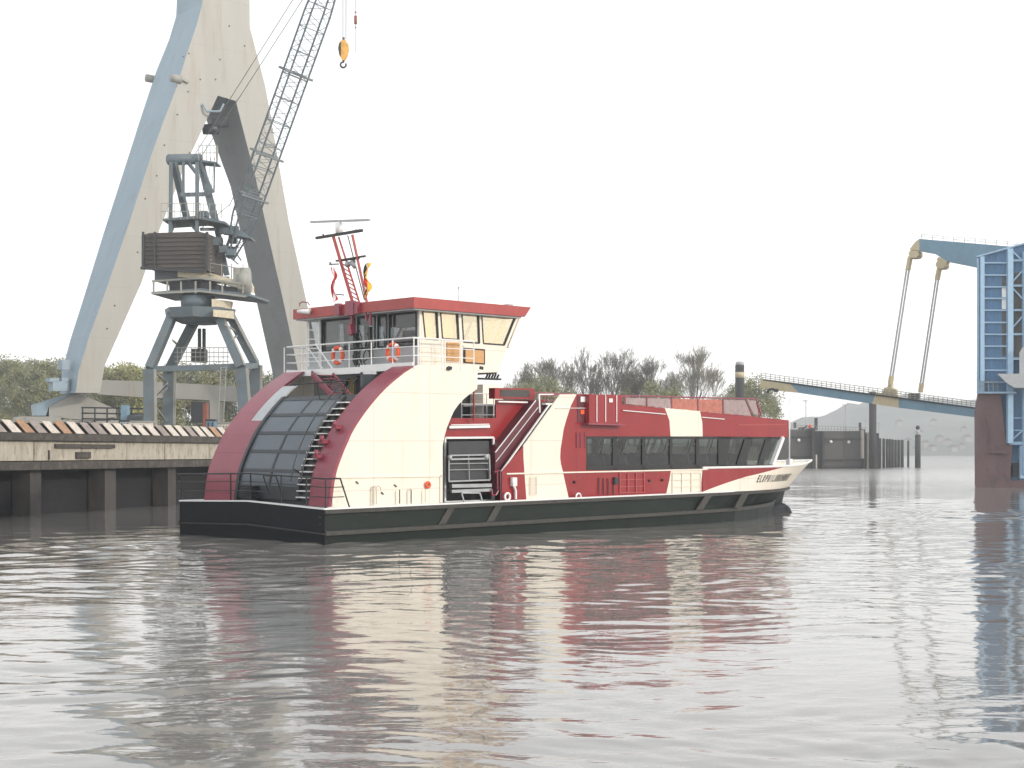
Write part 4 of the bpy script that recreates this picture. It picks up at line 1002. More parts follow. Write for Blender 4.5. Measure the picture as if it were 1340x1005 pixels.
def split_extrude(front, d, mf, ms, name, parent=gantry, tk=None):
    """extruded slab: front face in the lit paint, side faces in a shade-toned colour"""
    n = len(front); mb = MB(); a = [V(p) for p in front]; b = [p+d*(tk[i] if tk else 1) for i, p in enumerate(a)]
    mb.use(mf).add(a, [tuple(range(n))]); mb.add(b, [tuple(range(n))])
    for i in range(n):
        mb.use(ms[i] if isinstance(ms, list) else ms).add([a[i], a[(i+1) % n], b[(i+1) % n], b[i]], [(0, 1, 2, 3)])
    return part_g(mb, name, None, parent)
# left leg: front face polygon in pixels (beige face), side = blue grey holding its cool shade
Lf = [(266, -40), (265, 0), (259, 34), (236, 110), (210, 190), (185, 262), (152, 345), (112, 440), (98, 480), (93, 514), (129, 514), (137, 478), (154, 440), (185, 345), (209, 300), (262, 175), (285, 125), (310, 132), (333, 60), (322, -40)]
Lleg = [(266, -60), (265, 4), (257, 34), (243, 75), (232, 112), (215, 156), (199, 200), (169, 292), (135, 390), (117, 440), (103, 485), (99, 514), (131, 514), (137, 478), (154, 440), (185, 370), (209, 300), (240, 222), (262, 175), (285, 125), (308, 132), (322, 120), (347, 112), (327, 36), (326, -60)]
thk = lambda py: interp([(-60, .74), (34, .80), (104, .92), (200, .76), (300, .76), (440, .60), (520, .50)], py)
split_extrude([gp(*p) for p in Lleg], TG, M['gcream'], M['gblue'], 'leg', tk=[thk(p[1]) for p in Lleg])
Rleg = [(308.5, 132), (322, 120), (347, 112), (362, 200), (372, 262), (388, 352), (412, 480), (430, 560), (398, 560), (390, 480), (352, 352), (328, 228)]
Rleg = [(308.5, 132), (322, 120), (347, 112), (350, 128), (378, 290), (398, 380), (420, 480), (438, 560), (400, 560), (389, 480), (372, 400), (352, 312), (335, 235)]
o = split_extrude([gp(*p) for p in Rleg], TG*1.0, M['gcream'], M['gshade'], 'leg', tk=[interp([(110, 1.0), (200, .72), (350, .74), (560, .70)], p[1]) for p in Rleg])  # inner faces coloured dark for their shade
# crotch cover where the inner faces meet
# fittings
mb = MB()
gpb = Plane(gp(240, 300)+TG, gp.a)
for c in (gpb(201, 104)-ge*.1, gp(234, 104)-ge*.1): mb.tube(c-gp.a*.9, c+gp.a*.2, .42, n=12)
mb.bar(gp(236, 103)-ge*.15, gp(246, 108)-ge*.15, .25, .25)
part_g(mb, 'round_lamp', M['cgrey_l'])
mb = MB(); random.seed(3)
for k in range(26):
    t = random.random(); px = 259-t*130+random.uniform(-38, 40)*1; py = 34+t*400+random.uniform(-10, 10)
    c = gp(px, py); 
for k in range(9): mb.tube(gpb(262-k*14, 14+k*42)-ge*.3+gp.a*.4, gpb(262-k*14, 14+k*42)-ge*.1+gp.a*.4, .12, n=6) if False else None
for (px, py) in ((300, 34), (320, 60), (288, 78), (215, 190), (205, 230), (190, 260), (232, 150), (248, 200), (180, 330), (150, 400), (140, 430), (282, 104), (262, 104), (246, 120), (247, 70), (240, 74)): c = gp(px, py)-ge*.06; mb.tube(c, c+ge*.1, .09, n=6)
part_g(mb, 'bolt_hole', M['dark'])
mb = MB(); c = gp(278, 165)+ge*2; mb.tube(c, c+V((1.6, 0, 0)), .55, n=12); mb.box(c.x+1, c.x+2.6, c.y-.5, c.y+.5, c.z+.3, c.z+1.1); part_g(mb, 'floodlight', M['dark'])
mb = MB(); c = gp(290, 153)+ge*1; mb.path([c+V((-1, -2.4, 1)), c+V((-.6, -2.4, .2)), c+V((.8, -2.4, .2)), c+V((1.2, -2.4, 1))], .12); part_g(mb, 'lamp_bracket', M['gblue'])
# foot: bogie housing under the left leg, sloping shoulders
fpL = Plane((gx(100, 146), 146, 0), (cos(radians(12)), sin(radians(12))))
def slab(mb, pl, px, dep): mb.prism([pl(*p) for p in px], V((-sin(radians(12)), cos(radians(12)), 0))*dep)
mb = MB(); slab(mb, fpL, [(64, 532), (100, 514), (106, 516), (149, 534), (149, 546), (118, 550), (90, 548), (64, 544)], 3.5); part_g(mb, 'foot_housing', M['gcream'])
mb = MB(); slab(mb, fpL, [(40, 530), (86, 516), (100, 513.5), (64, 531.5), (60, 544), (42, 544)], 3.0); part_g(mb, 'foot_cover', M['gblue'])
mb = MB(); slab(mb, fpL, [(33, 545), (80, 545), (80, 558), (33, 558)], 2.5); slab(mb, fpL, [(128, 551), (170, 550), (170, 560), (128, 560)], 2.5); part_g(mb, 'bogie_box', M['gcream'])
mb = MB()
slab(mb, fpL, [(17, 546), (34, 544), (34, 560), (17, 560)], 2.0); slab(mb, fpL, [(80, 549), (128, 551), (128, 562), (80, 562)], 2.2); part_g(mb, 'bogie_frame', M['cgrey_l'])
mb = MB()
for px in (88, 96, 106, 114, 122): c = fpL(px, 556)-V((0, .3, 0)); mb.tube(c, c+V((0, .5, 0)), .35, n=12)
part_g(mb, 'bogie_wheel', M['dark'])
mb = MB()
for (a, b, c_, d_) in ((76, 498, 98, 511), (88, 470, 98, 483), (72, 494, 84, 499), (88, 494, 98, 500)):
    p = gp(a, b)-ge*.0; q = gp(c_, d_); mb.prism([gp(a, b)+TG*.3, gp(c_, b)+TG*.3, gp(c_, d_)+TG*.3, gp(a, d_)+TG*.3], -ge*1.0)
part_g(mb, 'leg_service_box', M['gblue'])
# long beige sill beam running behind
mb = MB(); sp_ = Plane((gx(200, 165), 165, 0), (1, .05)); mb.prism([sp_(*p) for p in [(128, 497), (190, 499), (262, 503), (350, 508), (350, 528), (262, 523), (190, 520), (128, 516)]], (0, 2.5, 0)); part_g(mb, 'sill_beam', M['gcream'])
mb = MB(); mb.prism([sp_(*p) for p in [(274, 524), (288, 524), (288, 562), (274, 562)]], (0, 1.5, 0)); part_g(mb, 'sill_column', M['gcream'])

# ================================================================= HARBOUR PORTAL CRANE
Yc = 112.0; SC = Yc/F
crane = empty('harbour_crane', (gx(262, Yc), Yc, GZ), 0, 'old grey portal slewing crane with lattice jib and brown ballast box on the quay', 'crane')
def part_c(mb, nm, m=None, parent=None):
    for o in split_build(mb, nm, m): o.data.transform(Matrix.Translation(-crane.location)); o.parent = parent or crane
    return o
# legs: pixel of bottom, knee, top with depth for each: front pair nearer, back pair farther
def cp(px, py, dY=0): return at(px, py, Yc+dY)
legs = [((197, 558), (196, 483), (226, 412), -2.5), ((322, 558), (316, 482), (286, 412), -2.5), ((221, 556), (222, 483), (252, 425), 3.5), ((334, 552), (335, 478), (302, 414), 3.5)]
for (b, k_, t, dy) in legs:
    mb = MB(); wl_ = .95
    mb.use(M['cgrey']).bar(cp(*b, dy), cp(*k_, dy), .55, .9, up=(1, 0, 0)); mb.bar(cp(*k_, dy), cp(*t, dy*.4), .6, 1.05, up=(0, 1, 0))
    mb.use(M['cgrey_l']).bar(cp(b[0]+7, b[1], dy-.2), cp(k_[0]+7, k_[1], dy-.2), .18, .18)
    part_c(mb, 'leg')
mb = MB(); P = [cp(194, 483, -2.5), cp(318, 480, -2.5), cp(336, 478, 3.5), cp(222, 483, 3.5)]
for i in range(4): mb.bar(P[i], P[(i+1) % 4], .4, .42)
part_c(mb, 'portal_beam', M['cgrey'])
mb = MB()
for (a, b) in (((204, 488), (219, 500)), ((219, 502), (204, 518)), ((204, 533), (218, 552)), ((316, 494), (333, 478)), ((316, 508), (330, 524)), ((295, 425), (313, 436)), ((303, 445), (313, 437)), ((226, 445), (233, 452)), ((205, 520), (219, 508))):
    mb.bar(cp(*a, -2.3), cp(*b, 3.2), .12, .12)
mb.bar(cp(292, 415, -1.2), cp(320, 478, -2.9), .16, .16); mb.bar(cp(306, 415, .8), cp(338, 478, 3.1), .16, .16)
part_c(mb, 'brace', M['cgrey_l'])
mb = MB(); mb.box(gx(262, Yc)-.6, gx(270, Yc), Yc-.5, Yc+.5, gz(474, Yc), gz(457, Yc)); mb.tube(cp(261, 430), cp(261, 472), .14, n=8); mb.tube(cp(267, 430), cp(267, 472), .14, n=8); part_c(mb, 'cable_drum', M['dark'])
mb = MB()
for py in (455, 461, 467, 473): mb.tube(cp(228, py, -1), cp(300, py, -1), .03)
for px in range(232, 300, 6): mb.tube(cp(px, 455, -1), cp(px, 478, -1), .025)
part_c(mb, 'walkway_rail', M['cgrey_l'])
# ladder on the right portal leg
mb = MB(); 
for px in (289, 296): mb.tube(cp(px, 480, -3), cp(px-4, 556, -3), .04)
for k in range(24): mb.tube(cp(289-.16*k, 481+3.1*k, -3), cp(296-.16*k, 481+3.1*k, -3), .025)
part_c(mb, 'ladder', M['cgrey_l'])
# slewing ring and turret
mb = MB(); c = cp(262, 410); mb.tube((c.x, Yc, gz(418, Yc)), (c.x, Yc, gz(405, Yc)), 2.6, 2.75, 8, flat=True); mb.tube((c.x-.2, Yc, gz(405, Yc)), (c.x-.2, Yc, gz(388, Yc)), 1.25, 1.35, 16); mb.tube((c.x, Yc, gz(424, Yc)), (c.x, Yc, gz(418, Yc)), 1.4, 2.2, 8, flat=True); part_c(mb, 'slewing_turret', M['cgrey'])
mb = MB(); mb.prism([cp(279, 405, -2.8), cp(305, 407, -1.5), cp(305, 417, -1.5), cp(279, 414, -2.8)], (0, .5, 0)); mb.prism([cp(277, 391, -1.8), cp(302, 394, -1.2), cp(300, 404, -1.2), cp(277, 402, -1.8)], (0, 1, 0)); part_c(mb, 'turret_panel', M['ccream'])
# slewing platform and machine house
pfm = Plane((gx(262, Yc), Yc-1.5, 0), (cos(radians(-8)), sin(radians(-8))))
def cslab(mb, px, dep, dy=0): mb.prism([pfm(*p)+V((0, dy, 0)) for p in px], (sin(radians(8))*dep, cos(radians(8))*dep, 0))
mb = MB(); cslab(mb, [(198, 385), (260, 382), (322, 389), (326, 387), (326, 384), (262, 377), (198, 382)], 5); cslab(mb, [(198, 352), (232, 350), (232, 366), (198, 366)], 3.5, 1); part_c(mb, 'platform', M['cgrey'])
mb = MB()
for px in (201, 219, 237, 256, 275, 291, 318): a = pfm(px, 368); b = pfm(px, 384); mb.bar(a, b, .12, .12)
for (a, b) in (((199, 368), (262, 364)), ((262, 364), (322, 372)), ((199, 384), (262, 381)), ((262, 381), (322, 388))): mb.bar(pfm(*a), pfm(*b), .14, .14)
part_c(mb, 'platform_frame', M['cgrey_l'])
mb = MB(); cslab(mb, [(219, 369), (256, 366), (256, 381), (219, 384)], 2.8, .6); cslab(mb, [(262, 368), (275, 368), (275, 382), (262, 381)], 2.5, .6); cslab(mb, [(284, 372), (312, 375), (312, 387), (284, 384)], 2.5, .6); part_c(mb, 'winch_house', M['dark'])
mb = MB(); cslab(mb, [(232, 352), (275, 357), (316, 368), (316, 378), (275, 366), (232, 362)], 3.0, .1); part_c(mb, 'machinery_deck', M['ccream'])
# ballast box with ribs
mb = MB(); cslab(mb, [(187, 309), (197, 306), (262, 304), (274, 307), (274, 355), (260, 357), (197, 352), (187, 350)], 3.4, -.4)
for k in range(8): py = 311+5.6*k; cslab(mb, [(188, py), (273, py-1.2), (273, py+.2), (188, py+1.4)], .14, -.5)
part_c(mb, 'ballast_box', M['ballast'])
mb = MB()
for px in (190, 205, 273): a = pfm(px, 305)-V((0, .6, 0)); b = pfm(px, 354)-V((0, .6, 0)); mb.bar(a, b, .16, .16)
mb.bar(pfm(187, 352)-V((0, .6, 0)), pfm(272, 357)-V((0, .6, 0)), .2, .2); part_c(mb, 'ballast_frame', M['dark'])
# winch on the right
mb = MB(); c = cp(318, 368, -1); mb.tube(c+V((-.3, 0, 0)), c+V((.5, 0, 0)), 1.05, n=16); mb.prism([pfm(305, 350), pfm(313, 350), pfm(316, 375), pfm(305, 375)], (0, 2, 0)); part_c(mb, 'hoist_drum', M['cgrey_l'])
# tower frame on top
tower = [((223, 305), (224, 208)), ((258, 303), (258, 208))]
mb = MB(); dyt = 1.6
for dy in (-1.2,):
    mb.bar(cp(223, 305, dy), cp(224, 212, dy), .26, .26); mb.bar(cp(258, 303, dy), cp(258, 212, dy), .26, .26)
mb.bar(cp(245, 288, 1.5), cp(227, 212, -1), .40, .5); mb.bar(cp(282, 290, 1.5), cp(262, 212, 1), .40, .5); mb.bar(cp(297, 360, 1.5), cp(282, 290, 1.5), .35, .4)
mb.bar(cp(235, 255, -1.2), cp(275, 254, 1.2), .28, .3); mb.bar(cp(240, 212, -1), cp(240, 255, -1), .18, .18); mb.bar(cp(247, 214, 0), cp(258, 228, -1.2), .2, .2); mb.bar(cp(262, 212, -1), cp(279, 252, -1), .16, .16); mb.bar(cp(281, 212, -1), cp(280, 252, -1), .1, .1)
mb.tube(cp(221, 209, -1), cp(262, 208, 1), .42, n=12)
for (a, b) in (((223, 305), (229, 290)), ((258, 303), (247, 290)), ((262, 300), (282, 300))): mb.bar(cp(*a), cp(*b), .22, .22)
part_c(mb, 'tower_frame', M['cgrey'])
mb = MB(); mb.prism([cp(213, 286, -1.5), cp(260, 282, -1.5), cp(295, 290, -1.5), cp(295, 293, -1.5), cp(260, 286, -1.5), cp(213, 289, -1.5)], (0, 3.6, 0)); mb.prism([cp(263, 209, -.5), cp(284, 212, -.5), cp(284, 214, -.5), cp(263, 212, -.5)], (0, 1.5, 0)); mb.box(gx(262, Yc), gx(272, Yc), Yc-.5, Yc+.5, gz(284, Yc), gz(277, Yc))
mb.prism([cp(298, 302, -1), cp(316, 301, -1), cp(328, 310, -1), cp(328, 312, -1), cp(298, 306, -1)], (0, 2, 0))
part_c(mb, 'tower_platform', M['cgrey'])
mb = MB()
for (x0_, x1_, y0_, y1_, n_) in ((211, 262, 266, 287, 6), (258, 290, 267, 285, 4), (260, 285, 190, 210, 5)):
    for k in range(n_+1): px = x0_+(x1_-x0_)*k/n_; mb.tube(cp(px, y0_, -1.6), cp(px, y1_, -1.6), .03)
    for f_ in (0, .5): mb.tube(cp(x0_, y0_+(y1_-y0_)*f_, -1.6), cp(x1_, y0_+(y1_-y0_)*f_, -1.6), .025)
for px in (275, 290, 303, 318): mb.tube(cp(px, 345, -1.6), cp(px, 372, -1.6), .04)
mb.tube(cp(268, 343, -1.6), cp(316, 352, -1.6), .04); mb.tube(cp(283, 192, -.8), cp(284, 212, -.8), .07)
for k in range(14): mb.tube(cp(266+.6*k, 300+5*k, -1.7), cp(273+.6*k, 300+5*k, -1.7), .03)
part_c(mb, 'tower_handrail', M['cgrey_l'])
mb = MB(); random.seed(9)
for k in range(14): 
    px = random.uniform(276, 312); py = random.uniform(300, 372); q = cp(px, py, random.uniform(-1, 1.5)); mb.box(q.x-.3, q.x+.3, q.y-.3, q.y+.3, q.z-.25, q.z+.25)
for k in range(16):
    px = random.uniform(276, 318); py = random.uniform(296, 370); mb.bar(cp(px, py), cp(px+random.uniform(-14, 14), py+random.uniform(5, 18)), .1, .1)
part_c(mb, 'slewing_machinery', M['cgrey'])
# lattice jib: 4 chords from the foot upward beyond the frame
FB = cp(301, 338, 0); TP = cp(468, -130, -6)
axis = (TP-FB); Lj = axis.length; az = axis.normalized(); ax_ = az.cross(V((0, 1, 0))).normalized(); ax_ = ax_ if ax_.x > 0 else -ax_; ay_ = az.cross(ax_).normalized()
_a, _b = ax_*cos(.62)+ay_*sin(.62), -ax_*sin(.62)+ay_*cos(.62); ax_, ay_ = _a, _b
def jw(t): return interp([(0, .35), (.12, 1.15), (.70, 1.15), (1, .4)], t)
def jp(t, i): s_ = ((-1, -1), (1, -1), (1, 1), (-1, 1))[i]; return FB+axis*t+ax_*s_[0]*jw(t)*.66+ay_*s_[1]*jw(t)*.60
mb = MB(); ts = [k/46 for k in range(47)]
for i in range(4):
    for a, b in zip(ts[:-1], ts[1:]): mb.bar(jp(a, i), jp(b, i), .10, .10)
for k, (a, b) in enumerate(zip(ts[:-1], ts[1:])):
    for i in range(4):
        j = (i+1) % 4
        if k % 2: mb.tube(jp(a, i), jp(b, j), .022, n=4)
        else: mb.tube(jp(a, j), jp(b, i), .022, n=4)
        if k % 3 == 0: mb.tube(jp(a, i), jp(a, j), .035, n=4)
for t in (.30, .53, .76, .18):
    mb.bar(jp(t, 0)-ax_*.4, jp(t, 1)+ax_*.4, .14, .14); mb.bar(jp(t, 3)-ax_*.4, jp(t, 2)+ax_*.4, .14, .14)
jib = part_c(mb, 'lattice_jib', M['cgrey'])
# ropes
mb = MB()
for (a, b) in (((252, 207), (402, -30)), ((262, 207), (415, -30))): mb.tube(cp(*a, 0), TP+V((0, .5, 0)) if False else cp(*b, -4), .03, n=4)
for (a, b) in (((300, 270), (352, 150)), ((262, 300), (300, 268))): mb.tube(cp(*a), cp(*b), .03, n=4)
for px in (262, 268, 274, 279): mb.tube(cp(px-4, 262, .5), cp(px+2, 206, .5), .02, n=4)
for px in (447.5, 449, 451.5, 453): mb.tube(cp(px, 54, -6), cp(px+.5, -150, -6), .022, n=4)
mb.tube(cp(465.3, 68, -6), cp(465.5, -160, -6), .022, n=4)
part_c(mb, 'wire_rope', M['rope'])
# hook block
hc = cp(449.5, 66, -6); mb = MB(); mb.loft([[hc+V((a*.30*s_, -.16*s_ if False else d, zz)) for a in (-1, -.5, .5, 1)] for d in (-.15, .15) for (s_, zz) in ((1, 0),)])
mb = MB(); outl = [(-.10, .72), (.12, .72), (.36, .40), (.40, .05), (.28, -.40), (.08, -.75), (-.08, -.75), (-.30, -.35), (-.38, .1), (-.32, .45)]
mb.prism([hc+V((x_, -.2, z_)) for x_, z_ in outl], (0, .4, 0)); hk = part_c(mb, 'hook_block', M['yellow'])
mb = MB(); mb.prism([hc+V((x_, -.24, z_)) for x_, z_ in [(-.36, .1), (-.30, .45), (-.16, .6), (-.16, -.5), (-.28, -.35)]], (0, .48, 0)); mb.tube(hc+V((0, 0, .7)), hc+V((0, 0, .95)), .08); mb.torus(hc+V((-.02, 0, -1.05)), .2, .07, (0, 1, 0), a0=.3, a1=5.4); mb.tube(hc+V((0, 0, -.7)), hc+V((0, 0, -.9)), .07); part_c(mb, 'hook', M['dark'], hk)
mb = MB(); q = cp(465.3, 26, -6); mb.tube(q+V((0, 0, .3)), q+V((0, 0, -.3)), .11, n=8); mb.tube(q+V((0, 0, .6)), q+V((0, 0, .5)), .07, n=8); mb.tube(q+V((0, 0, -.5)), q+V((0, 0, -.6)), .06, n=8); part_c(mb, 'limit_weight', M['rusty'])

# ---- clutter on the quay behind the parapet
def thing_box(name, label, cat, px0, px1, py0, py1, Y, dep, m, extra=None, group=None):
    e_ = empty(name, (gx((px0+px1)/2, Y), Y, GZ), 0, label, cat, group); hw = gx(px1, Y)-gx(px0, Y); z1_ = gz(py0, Y)-GZ; z0_ = max(0, gz(py1, Y)-GZ)
    mb = MB(); mb.box(-hw/2, hw/2, 0, dep, z0_ if z0_ > .4 else 0, z1_); mb.build('body', m, e_)
    if extra: extra(e_, hw, z1_, dep)
    return e_
def ribs(m, n=6):
    def f(e_, w_, h_, d_):
        mb = MB()
        for k in range(n): x = -w_/2+w_*(k+.5)/n; mb.box(x-.05, x+.05, -.05, 0-.002, .1, h_-.1)
        mb.build('rib', m, e_)
        mb = MB(); mb.box(-w_/2-.05, w_/2+.05, -.06, d_+.05, h_+.003, h_+.12); mb.build('lid', m, e_)
    return f
thing_box('equipment_cabinet', 'blue equipment cabinet on the quay behind the crane legs', 'cabinet', 270, 281, 551, 567, 96, .7, M['bluebox'], ribs(M['dark'], 2))
thing_box('storage_box', 'long white storage box right of the blue cabinet', 'box', 282, 303, 555, 566, 97, 1, M['cream_l'], ribs(M['cgrey_l'], 5))
thing_box('storage_box', 'white ribbed box on the quay at the foot of the left crane leg', 'box', 171, 196, 553, 566, 97, 1, M['cream_l'], ribs(M['cgrey_l'], 5))
thing_box('storage_box', 'small grey blue box between the gantry foot and the white box', 'box', 157, 169, 552, 566, 100, 1, M['greyp'], ribs(M['dark'], 3))
thing_box('control_cabin', 'dark cabin with a rust red side standing under the crane portal', 'cabin', 250, 270, 526, 553, 124, 1.5, M['dark'], lambda e_, w_, h_, d_: MB().box(w_/2-.3, w_/2+.02, -.02, .8, .1, h_-.1).build('rusty_door', M['rusty'], e_))
thing_box('winch_unit', 'blue grey winch unit beside the gantry foot', 'winch', 158, 166, 530, 555, 128, 1, M['bluebox'], lambda e_, w_, h_, d_: MB().tube((.5, -.3, 1.6), (2.2, -.3, 1.6), .7, n=14).build('drum', M['dark'], e_))
# rubber fenders hanging on the quay face
for k, x in enumerate((41, 47, 58, 66, 73)):
    p = Q0+qd*x+qn*.38+V((0, 0, 1.75)); e_ = empty('tyre_fender', p, math.atan2(qd.y, qd.x), ['black tyre hanging from the quay beam at the far left', 'black tyre hanging on the quay, second from the left', 'black tyre hanging on the quay, third from the left', 'black tyre hanging on the quay, second nearest the ferry', 'black tyre hanging on the quay just left of the ferry stern'][k], 'tyre', 'tyres hanging on the quay') if False else None
# pile of dark girders on the quay
e_ = empty('girder_stack', (gx(232, 96), 96, GZ), 0, 'stack of dark steel girders lying at the foot of the crane', 'girders'); random.seed(2)
mb = MB()
for k in range(12):
    x0_ = -2.4+random.uniform(-.3, .3); zz = .1+.14*(k % 4); yy = (k//4)*.5; mb.bar((x0_, yy, zz), (x0_+5.0, yy+random.uniform(-.1, .1), zz+random.uniform(-.04, .04)), .16, .12)
mb.build('girders', M['dark'], e_)
e_ = empty('pipe_rack', (gx(130, 130), 130, GZ), 0, 'low dark pipe rack with rails right of the gantry foot', 'pipe rack'); mb = MB()
for k in range(5): mb.tube((-1.6, 0, 1+.5*k), (4.2, 0, .9+.5*k), .07)
for k in range(6): mb.bar((-1.5+1.1*k, 0, 0), (-1.5+1.1*k, 0, 3.0), .12, .12)
mb.build('rack', M['dark'], e_)

# ================================================================= BASCULE BRIDGE
br_ = empty('bascule_bridge', (gx(1278, 128), 128, 0), 0, 'blue lowered bascule bridge leaf hung on two long rods from an upper balance beam', 'bridge')
def part_b(mb, nm, m=None): 
    for o in split_build(mb, nm, m): o.data.transform(Matrix.Translation(-br_.location)); o.parent = br_
    return o
def Yl(px): return 128+(1278-px)/283*9          # depth along leaf
def lf(px, py, d=0): return at(px, py, Yl(px)+d)
def leafp(mb, pts, dep=.5, d=0): mb.prism([lf(*p, d) for p in pts], V((.5, .8, 0)).normalized()*dep)
for d in (0, 6.5):
    mb = MB(); k_ = 0 if d == 0 else 0
    leafp(mb, [(1032, 500), (1145.5, 516), (1141, 528.3), (1045, 514)], .5, d); leafp(mb, [(1176, 519.5), (1300, 536), (1300, 549), (1176, 533.5)], .5, d); part_b(mb, 'leaf_girder', M['bblue'])
    mb = MB(); leafp(mb, [(995, 495.5), (1032, 500), (1045, 514), (1014, 511), (1010, 509), (995, 508)], .55, d); leafp(mb, [(1145.5, 515), (1155, 514), (1157, 507), (1161, 507), (1163, 500), (1166, 500), (1167, 508), (1172, 509), (1173, 517), (1176, 518.5), (1176, 533.5), (1141, 528.3)], .6, d); part_b(mb, 'rod_anchor', M['bbeige'])
mb = MB(); mb.add([lf(1000, 497), lf(1300, 537), lf(1300, 537, 7), lf(1000, 497, 7)], [(0, 1, 2, 3)]); o_ = mb.build('x', M['steel']); bpy.data.objects.remove(o_)
mb = MB(); a, b = lf(998, 496), lf(1300, 536.5); c_, d_ = lf(1300, 536.5, 6.5), lf(998, 496, 6.5); mb.prism([a, b, c_, d_], (0, 0, -.12)); part_b(mb, 'roadway', M['dark'])
mb = MB()
for k in range(47):
    px = 996+6.1*k; base = 496+(px-996)*.1325; mb.bar(lf(px, base, -.1), lf(px, base-8, -.1), .05, .05)
    mb.bar(lf(px, base, 6.6), lf(px, base-7.5, 6.6), .04, .04)
for off in (8, 5, 2.5): mb.bar(lf(995, 496-off, -.1), lf(1280, 534-off, -.1), .05, .05); mb.bar(lf(995, 496-off, 6.6), lf(1280, 534-off, 6.6), .04, .04)
part_b(mb, 'bridge_railing', M['cgrey_l'])
mb = MB(); mb.path([lf(1004, 514), lf(1006, 510), lf(1011, 509), lf(1014, 511)], .12); mb.box(*[v for v in (lf(1013, 512).x, lf(1018, 512).x, Yl(1013)-.3, Yl(1013)+.3, gz(513, Yl(1013)), gz(509, Yl(1013)))]); mb.box(lf(1194, 0).x, lf(1208, 0).x, Yl(1200)+.6, Yl(1200)+1.6, gz(522, Yl(1200)), gz(514, Yl(1200))); part_b(mb, 'leaf_fitting', M['dark'])
# upper balance beam (two arms)
def Yu(px): return 124+(1300-px)/110*5
def up_(px, py, d=0): return at(px, py, Yu(px)+d)
for d, top_ in ((0, [(1203, 312.5), (1322, 322.5), (1322, 352), (1278, 349.5), (1240, 342), (1222, 331.5), (1203, 328)]), (5.5, [(1238, 322), (1322, 334), (1322, 352), (1278, 350), (1240, 340)])):
    mb = MB(); mb.prism([up_(*p, d) for p in top_], V((.5, .8, 0)).normalized()*.9); part_b(mb, 'balance_beam', M['bblue'])
for (pts, rod0, rod1, d, d2) in (([(1190, 326), (1198, 316), (1203, 312.5), (1203, 328)], (1190, 340), (1165, 503), 0, 0), ([(1225, 340), (1228, 336), (1240, 340), (1238, 345)], (1228.5, 352), (1204.5, 513), 5.5, 6.5)):
    mb = MB(); mb.prism([up_(*p, d) for p in pts], V((.5, .8, 0)).normalized()*1.0); part_b(mb, 'beam_head', M['bbeige'])
    x_, y_ = (1196, 332) if d == 0 else (1231.5, 346)
    mb = MB(); mb.prism([up_(x_+dx, y_+dy, d-.2) for dx, dy in ((-7.5, 0), (-5, -5), (6, -3.5), (6, 2), (3, 5), (-5, 5.5))], V((.5, .8, 0)).normalized()*1.3)
    mb.use(M['bbeige'])
    part_b(mb, 'rod_hinge', M['gcream'])
    A_ = up_(*rod0, d); B_ = lf(*rod1, d2)
    mb = MB(); mb.bar(A_+V((.1, 0, .3)), A_.lerp(B_, .085), .38, .3); mb.bar(A_.lerp(B_, .93), B_, .35, .3); part_b(mb, 'rod_socket', M['yellow'] if False else M['bbeige'])
    mb = MB()
    for s_ in (-.12, .12): mb.tube(A_.lerp(B_, .085)+V((s_, 0, 0)), A_.lerp(B_, .93)+V((s_, 0, 0)), .085, n=6)
    part_b(mb, 'suspension_rod', M['greyp'])
mb = MB()
for k in range(10): px = 1206+14*k; mb.bar(up_(px, 313+(px-1203)*.085), up_(px, 306.5+(px-1203)*.085), .05, .05)
for off in (6.5, 3.5): mb.bar(up_(1206, 313-off), up_(1332, 323.7-off), .045, .045)
mb.bar(up_(1200, 313), up_(1207, 306.5), .04, .04); part_b(mb, 'beam_railing', M['greyp'])

# ================================================================= DOCK BUILDING, right edge
Yd = 115.0; rot = radians(-19.5)
ddir = V((cos(rot), sin(rot), 0)); dback = V((-sin(rot), cos(rot), 0))
dp = Plane((gx(1278, Yd), Yd, 0), ddir)
dock = empty('dock_building', dp(1278, 638).xy.to_3d(), 0, 'blue clad dock tower on a brown steel base at the right edge', 'dock building')
def part_d(mb, nm, m=None, parent=None):
    for o in split_build(mb, nm, m): o.data.transform(Matrix.Translation(-dock.location)); o.parent = parent or dock
    return o
def dsl(mb, pts, dep, off=0): mb.prism([dp(*p)+dback*off for p in pts], dback*dep)
mb = MB(); dsl(mb, [(1279, 515), (1309, 515), (1317, 582), (1325, 582), (1322, 625), (1324, 629), (1400, 629), (1400, 645), (1278, 641), (1275.5, 636), (1275, 540)], 9); part_d(mb, 'steel_base', M['brown'])
mb = MB(); dsl(mb, [(1295, 590), (1318, 591), (1316, 594), (1295, 592)], .3, -.3); mb.path([dp(1290, 545)-dback*.1, dp(1294, 560)-dback*.1, dp(1294, 588)-dback*.1], .05); part_d(mb, 'base_ledge', M['brown'])
# corrugated cladding: vertical ribs
def cladding(px0, px1, py0f, py1, m, nm, off=.0):
    mb = MB(); n_ = int((px1-px0)/1.6); rows = [[], []]
    for k in range(n_*2+1):
        px = px0+(px1-px0)*k/(n_*2); o_ = dback*(off+(.06 if k % 2 else 0))
        rows[0].append(dp(px, py0f(px))+o_); rows[1].append(dp(px, py1)+o_)
    mb.loft(rows); return part_d(mb, nm, m)
topl = lambda px: 337.5-(px-1279)*.28
cladding(1281, 1311, topl, 513, M['clad'], 'blue_cladding', .05)
cladding(1311, 1322, topl, 358, M['clad'], 'blue_cladding', .05)
cladding(1311, 1318, lambda p: 358, 466, M['cladg'], 'grey_cladding', .05)
cladding(1311, 1322, lambda p: 466, 513, M['clad'], 'blue_cladding', .05)
cladding(1322, 1400, topl, 356, M['clad'], 'blue_cladding', .05)
cladding(1318, 1400, lambda p: 356, 470, M['cladg'], 'grey_cladding', .10)
